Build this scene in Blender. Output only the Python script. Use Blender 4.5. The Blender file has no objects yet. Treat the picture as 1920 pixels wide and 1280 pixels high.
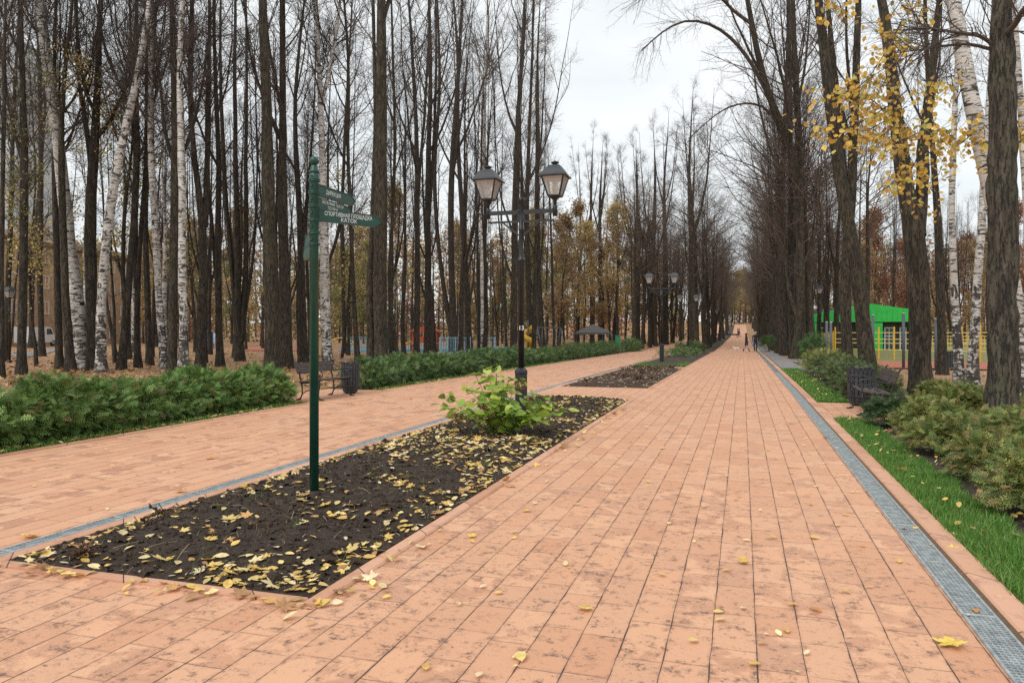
import bpy, bmesh, math, random
import numpy as np
from mathutils import Vector, Matrix, noise as mnoise
R = math.radians
rng = np.random.default_rng(11)
random.seed(11)
scene = bpy.context.scene
COL = scene.collection
# ---------------------------------------------------------------- camera frame
F = 1387.0            # focal length in photo pixels (1920 wide)
EYE = 1.6
TH = math.atan2(432.0, F)
CT, ST = math.cos(TH), math.sin(TH)
HOR = 617.0
_GY = [-60, 20, 38, 58, 70, 100, 150, 205, 255, 300, 1000]
_GZ = [0, 0, -.12, -.28, -.42, -.40, -.1, .6, 3.0, 4.6, 5.0]
def gz(y):
    return np.interp(y, _GY, _GZ)
def cw(X, d):         # camera-plane coordinates (right, forward) -> world x, y
    return X * CT - d * ST, X * ST + d * CT
def pix(u, v, d):     # a point seen at (u, v) at forward distance d
    x, y = cw((u - 960) / F * d, d)
    return np.array([x, y, EYE + (HOR - v) / F * d])
def at_h(u, v, h):    # the same for a surface h above the ground
    d = (EYE - h) * F / (v - HOR); x, y = cw((u - 960) / F * d, d); return np.array([x, y, h]), d
def at(u, v):         # the ground point seen at (u, v), and its distance
    d = EYE * F / (v - HOR)
    for _ in range(12):
        x, y = cw((u - 960) / F * d, d)
        d = .5 * d + .5 * (EYE - float(gz(y))) * F / (v - HOR)
    x, y = cw((u - 960) / F * d, d)
    return np.array([x, y, float(gz(y))]), d
# ---------------------------------------------------------------- objects
def tag(o, label=None, cat=None, group=None, kind=None):
    if label: o['label'] = label
    if cat: o['category'] = cat
    if group: o['group'] = group
    if kind: o['kind'] = kind
    return o
def thing(name, label, cat, loc=(0, 0, 0), rz=0.0, group=None):
    o = bpy.data.objects.new(name, None); COL.objects.link(o)
    o.location = loc; o.rotation_euler = (0, 0, rz); o.empty_display_size = .2
    return tag(o, label, cat, group)
def link(name, me, parent=None, loc=(0, 0, 0)):
    o = bpy.data.objects.new(name, me); COL.objects.link(o)
    o.location = loc
    if parent is not None: o.parent = parent
    return o
def children(o): return [c for c in bpy.data.objects if c.parent == o]
def copy_tree(o, kids):
    c = o.copy(); COL.objects.link(c)
    for k, sub in kids:
        d = k.copy(); COL.objects.link(d); d.parent = c
        for s, _ in sub:
            e = s.copy(); COL.objects.link(e); e.parent = d
    return c
def kid_map(o):
    ch = children(o)
    return [(k, [(s, []) for s in children(k)]) for k in ch]
# ---------------------------------------------------------------- meshes
def npmesh(name, V, faces, mats, mi=None, smooth=False, tint=None):
    """V (n,3); faces: list of (m,k) int arrays; mi: list of material index (int or array) per face array"""
    me = bpy.data.meshes.new(name)
    V = np.ascontiguousarray(V, dtype=np.float32)
    me.vertices.add(len(V)); me.vertices.foreach_set('co', V.ravel())
    faces = [np.asarray(f, dtype=np.int32) for f in faces if len(f)]
    tot = np.concatenate([np.full(len(f), f.shape[1], np.int32) for f in faces])
    idx = np.concatenate([f.ravel() for f in faces]).astype(np.int32)
    st = np.concatenate([[0], np.cumsum(tot)[:-1]]).astype(np.int32)
    me.loops.add(len(idx)); me.loops.foreach_set('vertex_index', idx)
    me.polygons.add(len(tot)); me.polygons.foreach_set('loop_start', st); me.polygons.foreach_set('loop_total', tot)
    if mi is not None:
        m = np.concatenate([np.broadcast_to(np.asarray(a, np.int32), (len(f),)) for a, f in zip(mi, faces)])
        me.polygons.foreach_set('material_index', np.ascontiguousarray(m, dtype=np.int32))
    me.polygons.foreach_set('use_smooth', np.full(len(tot), bool(smooth)))
    for mm in (mats if isinstance(mats, (list, tuple)) else [mats]): me.materials.append(mm)
    if tint is not None:
        a = me.color_attributes.new('tint', 'FLOAT_COLOR', 'POINT')
        c = np.ones((len(V), 4), np.float32); c[:, :3] = tint
        a.data.foreach_set('color', c.ravel())
    me.update(calc_edges=True); me.validate()
    return me
class MB:
    """collects shapes for ONE mesh"""
    def __init__(s): s.V = []; s.Fc = []; s.M = []; s.n = 0; s.S = []
    def add(s, V, Fs, m=0, smooth=False):
        V = np.asarray(V, float).reshape(-1, 3)
        s.V.append(V)
        for f in Fs: s.Fc.append([i + s.n for i in f]); s.M.append(m); s.S.append(smooth)
        s.n += len(V); return s
    def box(s, c, size, m=0, rz=0.0, bev=0.0, ax=None):
        c = np.asarray(c, float); h = np.asarray(size, float) / 2
        b = min(bev, h.min() * .6)
        if b <= 0:
            P = np.array([[x, y, z] for z in (-1, 1) for y in (-1, 1) for x in (-1, 1)], float) * h
            Fs = [(0, 2, 3, 1), (4, 5, 7, 6), (0, 1, 5, 4), (2, 6, 7, 3), (0, 4, 6, 2), (1, 3, 7, 5)]
        else:
            bm = bmesh.new(); bmesh.ops.create_cube(bm, size=1)
            for v in bm.verts: v.co = Vector((v.co.x * 2 * h[0], v.co.y * 2 * h[1], v.co.z * 2 * h[2]))
            bmesh.ops.bevel(bm, geom=bm.edges[:], offset=b, segments=1, affect='EDGES')
            bm.verts.index_update()
            P = np.array([v.co for v in bm.verts]); Fs = [[v.index for v in f.verts] for f in bm.faces]; bm.free()
        if ax is not None: P = P @ np.asarray(ax, float)      # rows = local axes
        if rz:
            cs, sn = math.cos(rz), math.sin(rz)
            P = np.stack([P[:, 0] * cs - P[:, 1] * sn, P[:, 0] * sn + P[:, 1] * cs, P[:, 2]], 1)
        return s.add(P + c, Fs, m)
    def bar(s, a, b, w, h, m=0, up=(0, 0, 1)):                # rectangular bar from a to b
        a = np.asarray(a, float); b = np.asarray(b, float); t = b - a; L = np.linalg.norm(t); t /= L
        u = np.asarray(up, float)
        if abs(t @ u) > .98: u = np.array([1., 0, 0])
        r = np.cross(t, u); r /= np.linalg.norm(r); q = np.cross(r, t)
        return s.box((a + b) / 2, (L, w, h), m, ax=np.array([t, r, q]))
    def lathe(s, prof, n=16, c=(0, 0, 0), m=0, rot=0.0, smooth=True, ph=0.0):
        c = np.asarray(c, float); V = []; k = len(prof)
        for r, z in prof:
            for i in range(n):
                a = 2 * math.pi * i / n + ph; V.append((r * math.cos(a), r * math.sin(a), z))
        Fs = []
        for j in range(k - 1):
            for i in range(n):
                i2 = (i + 1) % n
                Fs.append((j * n + i, j * n + i2, (j + 1) * n + i2, (j + 1) * n + i))
        Fs.append(tuple(range(n - 1, -1, -1))); Fs.append(tuple((k - 1) * n + i for i in range(n)))
        return s.add(np.array(V) + c, Fs, m, smooth)
    def tube(s, pts, r, n=8, m=0, smooth=True):
        pts = np.asarray(pts, float)[None]; k = pts.shape[1]
        rr = np.broadcast_to(np.asarray(r, float), (k,))[None]
        V, Q = tubes(pts, rr, n)
        Fs = [tuple(q) for q in Q] + [tuple(range(n - 1, -1, -1)), tuple((k - 1) * n + i for i in range(n))]
        return s.add(V, Fs, m, smooth)
    def prism(s, poly, a, axis_u, axis_v, axis_n, th, m=0):    # extruded outline
        P = np.asarray(poly, float); U, Vv, N = (np.asarray(q, float) for q in (axis_u, axis_v, axis_n)); a = np.asarray(a, float)
        f = a + P[:, :1] * U + P[:, 1:2] * Vv; n = len(P)
        V = np.concatenate([f - N * th / 2, f + N * th / 2])
        Fs = [tuple(range(n - 1, -1, -1)), tuple(range(n, 2 * n))] + [(i, (i + 1) % n, n + (i + 1) % n, n + i) for i in range(n)]
        return s.add(V, Fs, m)
    def mesh(s, name, mats):
        me = bpy.data.meshes.new(name)
        me.from_pydata(np.concatenate(s.V).tolist(), [], s.Fc)
        for mm in (mats if isinstance(mats, (list, tuple)) else [mats]): me.materials.append(mm)
        me.polygons.foreach_set('material_index', s.M); me.polygons.foreach_set('use_smooth', s.S)
        me.update(); me.validate(); 
        bm = bmesh.new(); bm.from_mesh(me); bmesh.ops.recalc_face_normals(bm, faces=bm.faces); bm.to_mesh(me); bm.free()
        return me
    def build(s, name, mats, parent=None, loc=(0, 0, 0)): return link(name, s.mesh(name, mats), parent, loc)
def nrm(a): return a / np.maximum(np.linalg.norm(a, axis=-1, keepdims=True), 1e-9)
def tubes(P, Rd, n):
    """P (N,K,3), Rd (N,K) -> verts, quads"""
    N, K, _ = P.shape
    T = np.gradient(P, axis=1); T = nrm(T)
    mt = nrm(T.mean(1))
    ref = np.where((np.abs(mt[:, 2:3]) > .8), np.array([[1., 0, 0]]), np.array([[0, 0, 1.]]))
    A = nrm(np.cross(T, ref[:, None, :])); B = np.cross(T, A)
    an = np.linspace(0, 2 * np.pi, n, endpoint=False)
    V = P[:, :, None, :] + Rd[:, :, None, None] * (np.cos(an)[None, None, :, None] * A[:, :, None, :] + np.sin(an)[None, None, :, None] * B[:, :, None, :])
    idx = np.arange(N * K * n).reshape(N, K, n)
    a = idx[:, :-1]; b = idx[:, 1:]
    Q = np.stack([a, np.roll(a, -1, 2), np.roll(b, -1, 2), b], -1).reshape(-1, 4)
    return V.reshape(-1, 3), Q
def inst(tV, tF, pos, ax, sc, tint=None):
    """copies of a small template: pos (N,3), ax (N,3,3) rows = template axes, sc (N,) or (N,3)"""
    N = len(pos); n = len(tV)
    sc = np.asarray(sc, float)
    if sc.ndim == 1: sc = np.repeat(sc[:, None], 3, 1)
    L = tV[None] * sc[:, None, :]
    V = np.einsum('nvk,nkj->nvj', L, ax) + pos[:, None, :]
    out = [(np.asarray(f)[None] + (np.arange(N) * n)[:, None, None]).reshape(-1, np.asarray(f).shape[1]) for f in tF]
    t = None if tint is None else np.repeat(tint, n, 0)
    return V.reshape(-1, 3), out, t
def frames(Y, Nn):    # axes with row1 = Y, row2 close to N
    Y = nrm(Y); X = nrm(np.cross(Y, Nn)); Z = np.cross(X, Y)
    return np.stack([X, Y, Z], 1)
def rdir(n): return nrm(rng.normal(size=(n, 3)))
# ---------------------------------------------------------------- node helper
class NT:
    def __init__(s, name):
        s.m = bpy.data.materials.new(name); s.m.use_nodes = True
        s.t = s.m.node_tree; s.t.nodes.clear()
        s.out = s.t.nodes.new('ShaderNodeOutputMaterial')
    def put(s, sock, v):
        if hasattr(v, 'is_output') or isinstance(v, bpy.types.NodeSocket): s.t.links.new(v, sock)
        else:
            if sock.type == 'RGBA' and len(v) == 3: v = (*v, 1)
            sock.default_value = v
    def n(s, typ, ins=None, **props):
        nd = s.t.nodes.new('ShaderNode' + typ)
        for k, v in props.items(): setattr(nd, k, v)
        for k, v in (ins or {}).items(): s.put(nd.inputs[k], v)
        return nd
    def math(s, op, a, b=0.0, c=0.0):
        nd = s.n('Math', operation=op); s.put(nd.inputs[0], a); s.put(nd.inputs[1], b); s.put(nd.inputs[2], c); return nd.outputs[0]
    def ss(s, v, lo, hi, to0=0.0, to1=1.0):
        nd = s.n('MapRange', {'Value': v, 'From Min': lo, 'From Max': hi, 'To Min': to0, 'To Max': to1}, interpolation_type='SMOOTHSTEP'); return nd.outputs[0]
    def noise(s, vec, scale, detail=4.0, rough=.6, dist=0.0):
        return s.n('TexNoise', {'Vector': vec, 'Scale': scale, 'Detail': detail, 'Roughness': rough, 'Distortion': dist}).outputs['Fac']
    def mix(s, f, a, b, blend='MIX'):
        nd = s.n('Mix', data_type='RGBA', blend_type=blend, clamp_result=False)
        s.put(nd.inputs[0], f); s.put(nd.inputs[6], a); s.put(nd.inputs[7], b); return nd.outputs[2]
    def co(s, scale=(1, 1, 1), kind='Object', rnd=False):
        c = s.n('TexCoord').outputs[kind]
        mp = s.n('Mapping', {'Vector': c, 'Scale': scale})
        if rnd:
            r = s.n('ObjectInfo').outputs['Random']
            cx = s.n('CombineXYZ', {0: s.math('MULTIPLY', r, 37.0), 1: s.math('MULTIPLY', r, 91.0), 2: s.math('MULTIPLY', r, 53.0)})
            s.put(mp.inputs['Location'], cx.outputs[0])
        return mp.outputs[0]
    def ramp(s, f, stops):
        nd = s.n('ValToRGB', {0: f}); e = nd.color_ramp.elements
        while len(e) < len(stops): e.new(.5)
        for q, (p, c) in zip(e, stops): q.position = p; q.color = (*c, 1)
        return nd.outputs[0]
    def bump(s, h, strength=.5, dist=.01):
        return s.n('Bump', {'Height': h, 'Strength': strength, 'Distance': dist}).outputs[0]
    def pbsdf(s, color, rough=.8, normal=None, **kw):
        ins = {'Base Color': color, 'Roughness': rough}
        if normal is not None: ins['Normal'] = normal
        ins.update(kw)
        nd = s.n('BsdfPrincipled', ins); return nd.outputs[0]
    def done(s, sh): s.t.links.new(sh, s.out.inputs['Surface']); return s.m
def paint(name, c, rough=.5, var=.12, scale=6.0, metallic=0.0, bump=.15, bs=60.0):
    t = NT(name); co = t.co(rnd=True)
    f = t.noise(co, scale, 5)
    c0 = tuple(max(0, x * (1 - var)) for x in c); c1 = tuple(x * (1 + var) for x in c)
    col = t.mix(t.ss(f, .3, .7), c0, c1)
    fine = t.noise(co, bs, 3)
    return t.done(t.pbsdf(col, t.ss(f, .2, .8, rough * .85, min(1, rough * 1.15)), t.bump(fine, bump, .004), Metallic=metallic))
def leafmat(name, trans=.3, rough=.5, gain=1.0):
    t = NT(name)
    a = t.n('Attribute', attribute_name='tint').outputs['Color']
    f = t.noise(t.co(), 25.0, 3)
    col = t.mix(t.ss(f, .3, .7), t.mix(1.0, a, (.8 * gain, .8 * gain, .8 * gain), 'MULTIPLY'), t.mix(1.0, a, (1.12 * gain, 1.12 * gain, 1.1 * gain), 'MULTIPLY'))
    p = t.pbsdf(col, rough); tr = t.n('BsdfTranslucent', {'Color': col}).outputs[0]
    mx = t.n('MixShader', {0: trans}); t.put(mx.inputs[1], p); t.put(mx.inputs[2], tr)
    return t.done(mx.outputs[0])
# ---------------------------------------------------------------- materials
def bark_mat(name, c0, c1, moss=.4, mc=(.055, .06, .025)):
    t = NT(name); co = t.co((1, 1, .22), rnd=True)
    big = t.noise(co, 9, 6, .65, .4); fine = t.noise(co, 34, 5, .7, .3)
    lo = t.noise(t.co(rnd=True), 1.3, 4)
    col = t.mix(t.ss(big, .35, .65), c0, c1)
    col = t.mix(t.math('MULTIPLY', t.ss(fine, .55, .8), .5), col, tuple(x * 1.7 for x in c1))
    col = t.mix(t.math('MULTIPLY', t.ss(lo, .45, .7), moss), col, mc)
    crk = t.ss(t.noise(t.co((1, 1, .17), rnd=True), 30, 5, .6, .4), .37, .50)
    col = t.mix(crk, tuple(x * .8 for x in c0), col)
    spk = t.ss(t.noise(t.co(rnd=True), 46, 3), .66, .74)
    col = t.mix(t.math('MULTIPLY', spk, .4), col, (.20, .19, .15))
    li = t.noise(t.co(rnd=True), 14, 3)
    col = t.mix(t.math('MULTIPLY', t.ss(li, .68, .76), .55), col, (.17, .18, .13))
    h = t.math('ADD', t.math('ADD', big, t.math('MULTIPLY', fine, .5)), t.math('MULTIPLY', crk, .9))
    return t.done(t.pbsdf(col, .92, t.bump(h, 1.0, .035)))
def birch_mat(name, dark=.5):
    t = NT(name); co = t.co((1, 1, 1), rnd=True)
    sep = t.n('SeparateXYZ', {0: t.n('TexCoord').outputs['Object']})
    z = sep.outputs[2]
    lent = t.noise(t.co((1, 1, 4.5), rnd=True), 2.7, 5, .62, .6)
    thin = t.noise(t.co((1, 1, 7), rnd=True), 3.6, 4, .6, .4)
    patch = t.noise(t.co((1, 1, .7), rnd=True), 4.5, 6, .7, .8)
    low = t.ss(z, .2, 3.5, 1.0, 0.0)
    thr = t.math('MULTIPLY', low, .07)
    m1 = t.ss(t.math('ADD', lent, thr), .545, .60)
    m2 = t.math('MULTIPLY', t.ss(thin, .57, .63), .8)
    m3 = t.ss(t.math('ADD', patch, t.math('MULTIPLY', low, .085)), .60 - .07 * dark, .66 - .07 * dark)
    m = t.math('MAXIMUM', t.math('MAXIMUM', m1, m2), m3)
    tone = t.noise(co, 1.7, 4)
    white = t.mix(t.ss(tone, .35, .65), (.66, .63, .59), (.47, .44, .40))
    col = t.mix(m, white, t.mix(t.ss(tone, .4, .6), (.035, .031, .027), (.07, .06, .05)))
    return t.done(t.pbsdf(col, .8, t.bump(t.math('MULTIPLY', m, -1.0), .6, .012)))
M = {}
M['bark'] = bark_mat('bark', (.021, .0155, .011), (.080, .059, .042), .45, (.050, .050, .024))
M['bark_olive'] = bark_mat('bark_olive', (.025, .019, .0125), (.092, .071, .046), .6, (.060, .058, .026))
M['bark_grey'] = bark_mat('bark_grey', (.030, .024, .0175), (.112, .091, .067), .55, (.085, .088, .048))
M['birch'] = birch_mat('birch_bark', .2)
M['birch_grey'] = birch_mat('birch_bark_grey', .9)
M['twig'] = paint('twig_bark', (.076, .057, .046), .9, .3, 2.0)
M['far_twig'] = paint('far_twig_hazed', (.125, .092, .068), .9, .3, .5)  # reddish brown twigs, lightened to tan to stand in for distance haze
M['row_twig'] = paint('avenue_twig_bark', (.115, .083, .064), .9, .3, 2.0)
M['twig_birch'] = paint('birch_twig_bark', (.07, .05, .042), .9, .3, 2.0)
M['foliage'] = leafmat('foliage', .3, .55)
M['needle'] = leafmat('conifer_sprays', .15, .6)
M['litter'] = leafmat('fallen_leaf', .12, .6)
M['grass'] = leafmat('grass_blade', .25, .5)
M['stem'] = paint('woody_stem', (.075, .05, .035), .9, .3, 9)
M['green'] = paint('signpost_green_paint', (.0065, .060, .044), .36, .15, 5, bump=.08)
M['rust'] = paint('rusty_steel', (.045, .026, .018), .8, .4, 20, bump=.5)
M['white'] = paint('white_lettering', (.72, .75, .74), .5, .03)
M['iron'] = paint('black_cast_iron', (.018, .0205, .024), .42, .2, 8, bump=.2)
M['zinc'] = paint('galvanised_steel', (.37, .40, .405), .5, .25, 14, metallic=.25, bump=.2)
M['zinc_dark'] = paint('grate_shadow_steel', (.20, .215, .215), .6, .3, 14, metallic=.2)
M['pit'] = paint('drain_channel_dark', (.03, .028, .025), .95, .3)  # near-black strip under the drain bars
M['slat'] = paint('dark_stained_slats', (.062, .043, .036), .55, .3, 12, bump=.3)
M['slat_black'] = paint('black_stained_boards', (.034, .039, .046), .6, .3, 12, bump=.3)
def paving(name, wet, stain, sw=.218, x0=-2.33):
    t = NT(name); c = t.n('TexCoord').outputs['Object']; s = t.n('SeparateXYZ', {0: c}); x, y = s.outputs[0], s.outputs[1]
    wob = t.math('MULTIPLY', t.math('SUBTRACT', t.noise(c, 5, 2), .5), .012)
    rf = t.math('DIVIDE', t.math('ADD', t.math('SUBTRACT', x, x0), wob), sw); row = t.math('FLOOR', rf); fx = t.math('SUBTRACT', rf, row)
    wn = t.n('TexWhiteNoise', {'W': row}, noise_dimensions='1D').outputs['Value']
    L = t.math('ADD', .36, t.math('MULTIPLY', wn, .17))
    yf = t.math('ADD', t.math('DIVIDE', t.math('ADD', y, wob), L), t.math('MULTIPLY', wn, 173.7)); idn = t.math('FLOOR', yf); fy = t.math('SUBTRACT', yf, idn)
    wv = t.n('CombineXYZ', {0: row, 1: idn}).outputs[0]
    w2 = t.n('TexWhiteNoise', {'Vector': wv}, noise_dimensions='2D'); sr = w2.outputs['Value']; sc = t.n('SeparateColor', {0: w2.outputs['Color']})
    dx = t.math('MULTIPLY', t.math('MINIMUM', fx, t.math('SUBTRACT', 1.0, fx)), sw)
    dy = t.math('MULTIPLY', t.math('MINIMUM', fy, t.math('SUBTRACT', 1.0, fy)), L)
    jw = t.ss(t.noise(c, 2.6, 5), .35, .7, .0012, .0046)
    jx = t.math('SUBTRACT', 1.0, t.ss(t.math('DIVIDE', dx, jw), .6, 1.3)); jy = t.math('SUBTRACT', 1.0, t.ss(t.math('DIVIDE', dy, jw), .3, .8))
    joint = t.math('MAXIMUM', jx, t.math('MULTIPLY', jy, .85))
    col = t.mix(sr, (.60, .297, .166), (.75, .418, .246))
    col = t.mix(t.math('MULTIPLY', sc.outputs[1], .3), col, (.67, .42, .28))
    big = t.noise(c, .9, 6, .65); mid = t.noise(c, 4.2, 6, .7, .6); sm = t.noise(c, 17, 5, .7, .3); mic = t.noise(c, 120, 3)
    # reddish damp patches, one slab at a time
    dampm = t.math('MULTIPLY', t.ss(t.math('ADD', t.math('MULTIPLY', mid, .75), t.math('MULTIPLY', sc.outputs[0], .32)), .60, .68), wet)
    col = t.mix(dampm, col, (.36, .145, .085))
    # pale lime bloom
    col = t.mix(t.math('MULTIPLY', t.ss(t.math('ADD', t.math('MULTIPLY', big, .8), t.math('MULTIPLY', sm, .3)), .70, .80), .55), col, (.76, .56, .46))
    # grey boot marks and grime, worst where the two paths meet
    wear = t.ss(t.math('ADD', y, t.math('MULTIPLY', t.math('ABSOLUTE', t.math('ADD', x, .9)), 1.1)), 4.0, 12.0, 1.15, .30); stain = t.math('MULTIPLY', wear, stain)
    g1 = t.math('MULTIPLY', t.ss(t.noise(c, 12, 8, .8, .2), .51, .62), t.ss(mid, .38, .56)); g4 = t.ss(t.noise(c, 38, 4, .7), .60, .70); g2 = t.math('MULTIPLY', t.ss(mid, .58, .75), .55)
    col = t.mix(t.math('MULTIPLY', t.math('MAXIMUM', t.math('MAXIMUM', g1, g2), t.math('MULTIPLY', g4, .5)), stain), col, (.165, .098, .068))
    g3 = t.math('MULTIPLY', t.ss(t.noise(c, 2.3, 8, .8, .3), .60, .70), t.ss(sm, .42, .58))
    col = t.mix(t.math('MULTIPLY', g3, stain), col, (.11, .072, .055))
    rg = t.ss(t.noise(c, .55, 3), .42, .60); g5 = t.math('MULTIPLY', t.ss(t.noise(c, 7.5, 8, .82, .25), .53, .64), rg)
    col = t.mix(t.math('MULTIPLY', g5, stain), col, (.12, .08, .062))
    edge = t.math('SUBTRACT', 1.0, t.ss(t.math('MINIMUM', dx, dy), .002, .02))
    col = t.mix(t.math('MULTIPLY', t.math('MULTIPLY', edge, t.ss(sm, .4, .65)), .45), col, (.22, .12, .08))
    col = t.mix(joint, col, (.045, .028, .020))
    col = t.mix(t.ss(mic, .3, .7, 0, .16), col, (.45, .22, .15))
    h = t.math('SUBTRACT', t.math('ADD', t.math('MULTIPLY', mic, .06), t.math('MULTIPLY', sr, .12)), joint)
    rough = t.ss(dampm, 0, 1, .78, .5)
    return t.done(t.pbsdf(col, rough, t.bump(h, .5, .006)))
M['paving'] = paving('salmon_slab_paving', .40, .85)
M['paving_left'] = paving('salmon_slab_paving_damp', .6, .45, x0=-8.9)
def kerbmat():
    t = NT('salmon_kerb_stone'); c = t.n('TexCoord').outputs['Object']; s = t.n('SeparateXYZ', {0: c})
    q = t.math('ADD', s.outputs[0], s.outputs[1]); qq = t.math('DIVIDE', q, .98); f = t.math('FRACT', qq)
    dd = t.math('MINIMUM', f, t.math('SUBTRACT', 1.0, f)); j = t.math('SUBTRACT', 1.0, t.ss(dd, .003, .007))
    wn = t.n('TexWhiteNoise', {'W': t.math('FLOOR', qq)}, noise_dimensions='1D').outputs['Value']
    n1 = t.noise(c, 5, 6, .7); n2 = t.noise(c, 60, 3)
    col = t.mix(wn, (.53, .275, .165), (.66, .37, .245)); col = t.mix(t.math('MULTIPLY', t.ss(n1, .5, .7), .6), col, (.30, .15, .10))
    col = t.mix(j, col, (.05, .03, .022))
    return t.done(t.pbsdf(col, .8, t.bump(t.math('SUBTRACT', t.math('MULTIPLY', n2, .15), j), .5, .006)))
M['kerb'] = kerbmat()
def soilmat(name, c0, c1, c2, sc=30):
    t = NT(name); c = t.n('TexCoord').outputs['Object']
    a = t.noise(c, sc * .25, 6, .7); b = t.noise(c, sc, 6, .75); d = t.noise(c, sc * 5, 4)
    col = t.mix(t.ss(b, .3, .7), c0, c1); col = t.mix(t.math('MULTIPLY', t.ss(a, .5, .7), .6), col, c2)
    h = t.math('ADD', b, t.math('MULTIPLY', d, .35))
    return t.done(t.pbsdf(col, .95, t.bump(h, 1.0, .03)))
M['soil'] = soilmat('black_garden_soil', (.026, .016, .010), (.088, .054, .034), (.125, .08, .05), 46)
M['soil_brown'] = soilmat('brown_soil', (.035, .024, .016), (.085, .06, .04), (.11, .08, .05))
def littermat(name, leafy, cols, grass):
    t = NT(name); c = t.n('TexCoord').outputs['Object']
    v1 = t.n('TexVoronoi', {'Vector': c, 'Scale': 8.0, 'Randomness': 1.0}); v2 = t.n('TexVoronoi', {'Vector': t.co((1.3, .9, 1)), 'Scale': 15.0})
    r1 = t.n('SeparateColor', {0: v1.outputs['Color']}).outputs[0]; r2 = t.n('SeparateColor', {0: v2.outputs['Color']}).outputs[1]
    col = t.mix(.5, t.ramp(r1, cols), t.ramp(r2, cols))
    n0 = t.noise(c, .35, 5); n1 = t.noise(c, 2.2, 6, .7)
    col = t.mix(t.ss(n1, .5, .7, 0, .5), col, (.10, .06, .035))
    gcol = t.mix(t.noise(c, 40, 4), (.035, .06, .012), (.10, .14, .03))
    col = t.mix(t.math('MULTIPLY', t.ss(t.math('ADD', t.math('MULTIPLY', n0, .7), t.math('MULTIPLY', n1, .4)), leafy, leafy + .1), grass), col, gcol)
    h = t.math('ADD', r1, t.math('MULTIPLY', r2, .6))
    return t.done(t.pbsdf(col, .9, t.bump(h, .7, .03)))
_c = [(0, (.13, .065, .032)), (.3, (.30, .155, .07)), (.55, (.45, .25, .11)), (.8, (.38, .215, .12)), (1, (.56, .36, .17))]
M['ground'] = littermat('leaf_covered_ground', .60, _c, .75)
M['turf'] = littermat('yellowing_turf', .30, [(0, (.20, .17, .05)), (.5, (.36, .30, .09)), (1, (.46, .38, .16))], .45)
M['grey_path'] = paint('grey_tile_path', (.22, .205, .20), .85, .2, 3, bs=20, bump=.4)
M['rubber_red'] = paint('red_rubber_surface', (.42, .13, .075), .85, .15, 3)
M['rubber_blue'] = paint('blue_rubber_surface', (.10, .24, .30), .85, .15, 3)
M['brick'] = paint('tan_brick', (.40, .26, .16), .9, .25, 3, bs=40, bump=.4)
M['concrete'] = paint('pale_grey_concrete', (.50, .53, .54), .9, .1, 1.0)
M['roof_brown'] = paint('brown_eaves', (.14, .085, .06), .8, .2)
M['win_frame'] = paint('white_window_frame', (.72, .72, .70), .5, .05)
M['pane'] = paint('dark_window_pane', (.06, .07, .08), .12, .3, 1.0, bump=0)
M['lime'] = paint('bright_green_cladding', (.022, .46, .06), .45, .1, 2)
M['dark'] = paint('shaded_recess_wall', (.05, .033, .028), .7, .2)  # set-back pavilion wall, the shade of the recess put into its colour
M['yellow'] = paint('yellow_paint', (.60, .37, .03), .5, .12)
M['paleyellow'] = paint('pale_yellow_paint', (.66, .55, .17), .5, .12)
M['orange'] = paint('orange_paint', (.46, .085, .03), .5, .12)
M['cream'] = paint('cream_paint', (.66, .60, .48), .5, .08)
M['greypost'] = paint('slate_grey_paint', (.085, .098, .115), .5, .12)
M['teal'] = paint('teal_panel', (.012, .26, .32), .45, .1)
M['blue'] = paint('blue_plastic', (.03, .17, .46), .45, .1)
M['ltblue'] = paint('pale_blue_fence_paint', (.22, .42, .55), .5, .1)
M['canvas'] = paint('grey_awning_cloth', (.10, .095, .09), .85, .1)
M['bin_green'] = paint('green_box_paint', (.02, .22, .09), .5, .1)
M['vanwhite'] = paint('white_vehicle_paint', (.70, .72, .74), .3, .03)
M['rubber'] = paint('black_rubber', (.02, .02, .02), .8, .2)
M['beige'] = paint('lantern_inner_reflector', (.58, .54, .50), .5, .1)
def glassmat():
    t = NT('lantern_glass'); f = t.n('Fresnel', {'IOR': 1.45}).outputs[0]
    tr = t.n('BsdfTransparent', {'Color': (.86, .84, .80, 1)}).outputs[0]; gl = t.n('BsdfGlossy', {'Color': (.9, .9, .9, 1), 'Roughness': .08}).outputs[0]
    df = t.n('BsdfDiffuse', {'Color': (.84, .86, .88, 1)}).outputs[0]
    a = t.n('MixShader', {0: t.math('ADD', t.math('MULTIPLY', f, 1.6), .04)}); t.put(a.inputs[1], tr); t.put(a.inputs[2], gl)
    b = t.n('MixShader', {0: .26}); t.put(b.inputs[1], a.outputs[0]); t.put(b.inputs[2], df)
    return t.done(b.outputs[0])
M['glass'] = glassmat()
M['bulb'] = paint('frosted_bulb', (.75, .70, .6), .3, .03)
M['skin'] = paint('skin', (.48, .30, .22), .5, .05)
M['coat_brown'] = paint('dark_brown_coat', (.035, .022, .022), .85, .2)
M['coat_navy'] = paint('navy_jacket', (.015, .018, .035), .8, .2)
M['jeans'] = paint('blue_jeans', (.03, .05, .10), .85, .2)
M['grey_cloth'] = paint('pale_grey_cloth', (.40, .40, .42), .85, .1)
M['boot'] = paint('dark_boots', (.018, .014, .013), .6, .2)
M['hair_grey'] = paint('grey_hair', (.38, .34, .31), .8, .15)
M['hair_dark'] = paint('dark_hair', (.03, .02, .015), .7, .2)
M['fur'] = paint('white_fur', (.72, .66, .56), .9, .1, 20, bump=.6)
M['flower_dry'] = paint('dried_brown_florets', (.14, .075, .035), .9, .35, 40, bump=.8)
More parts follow.
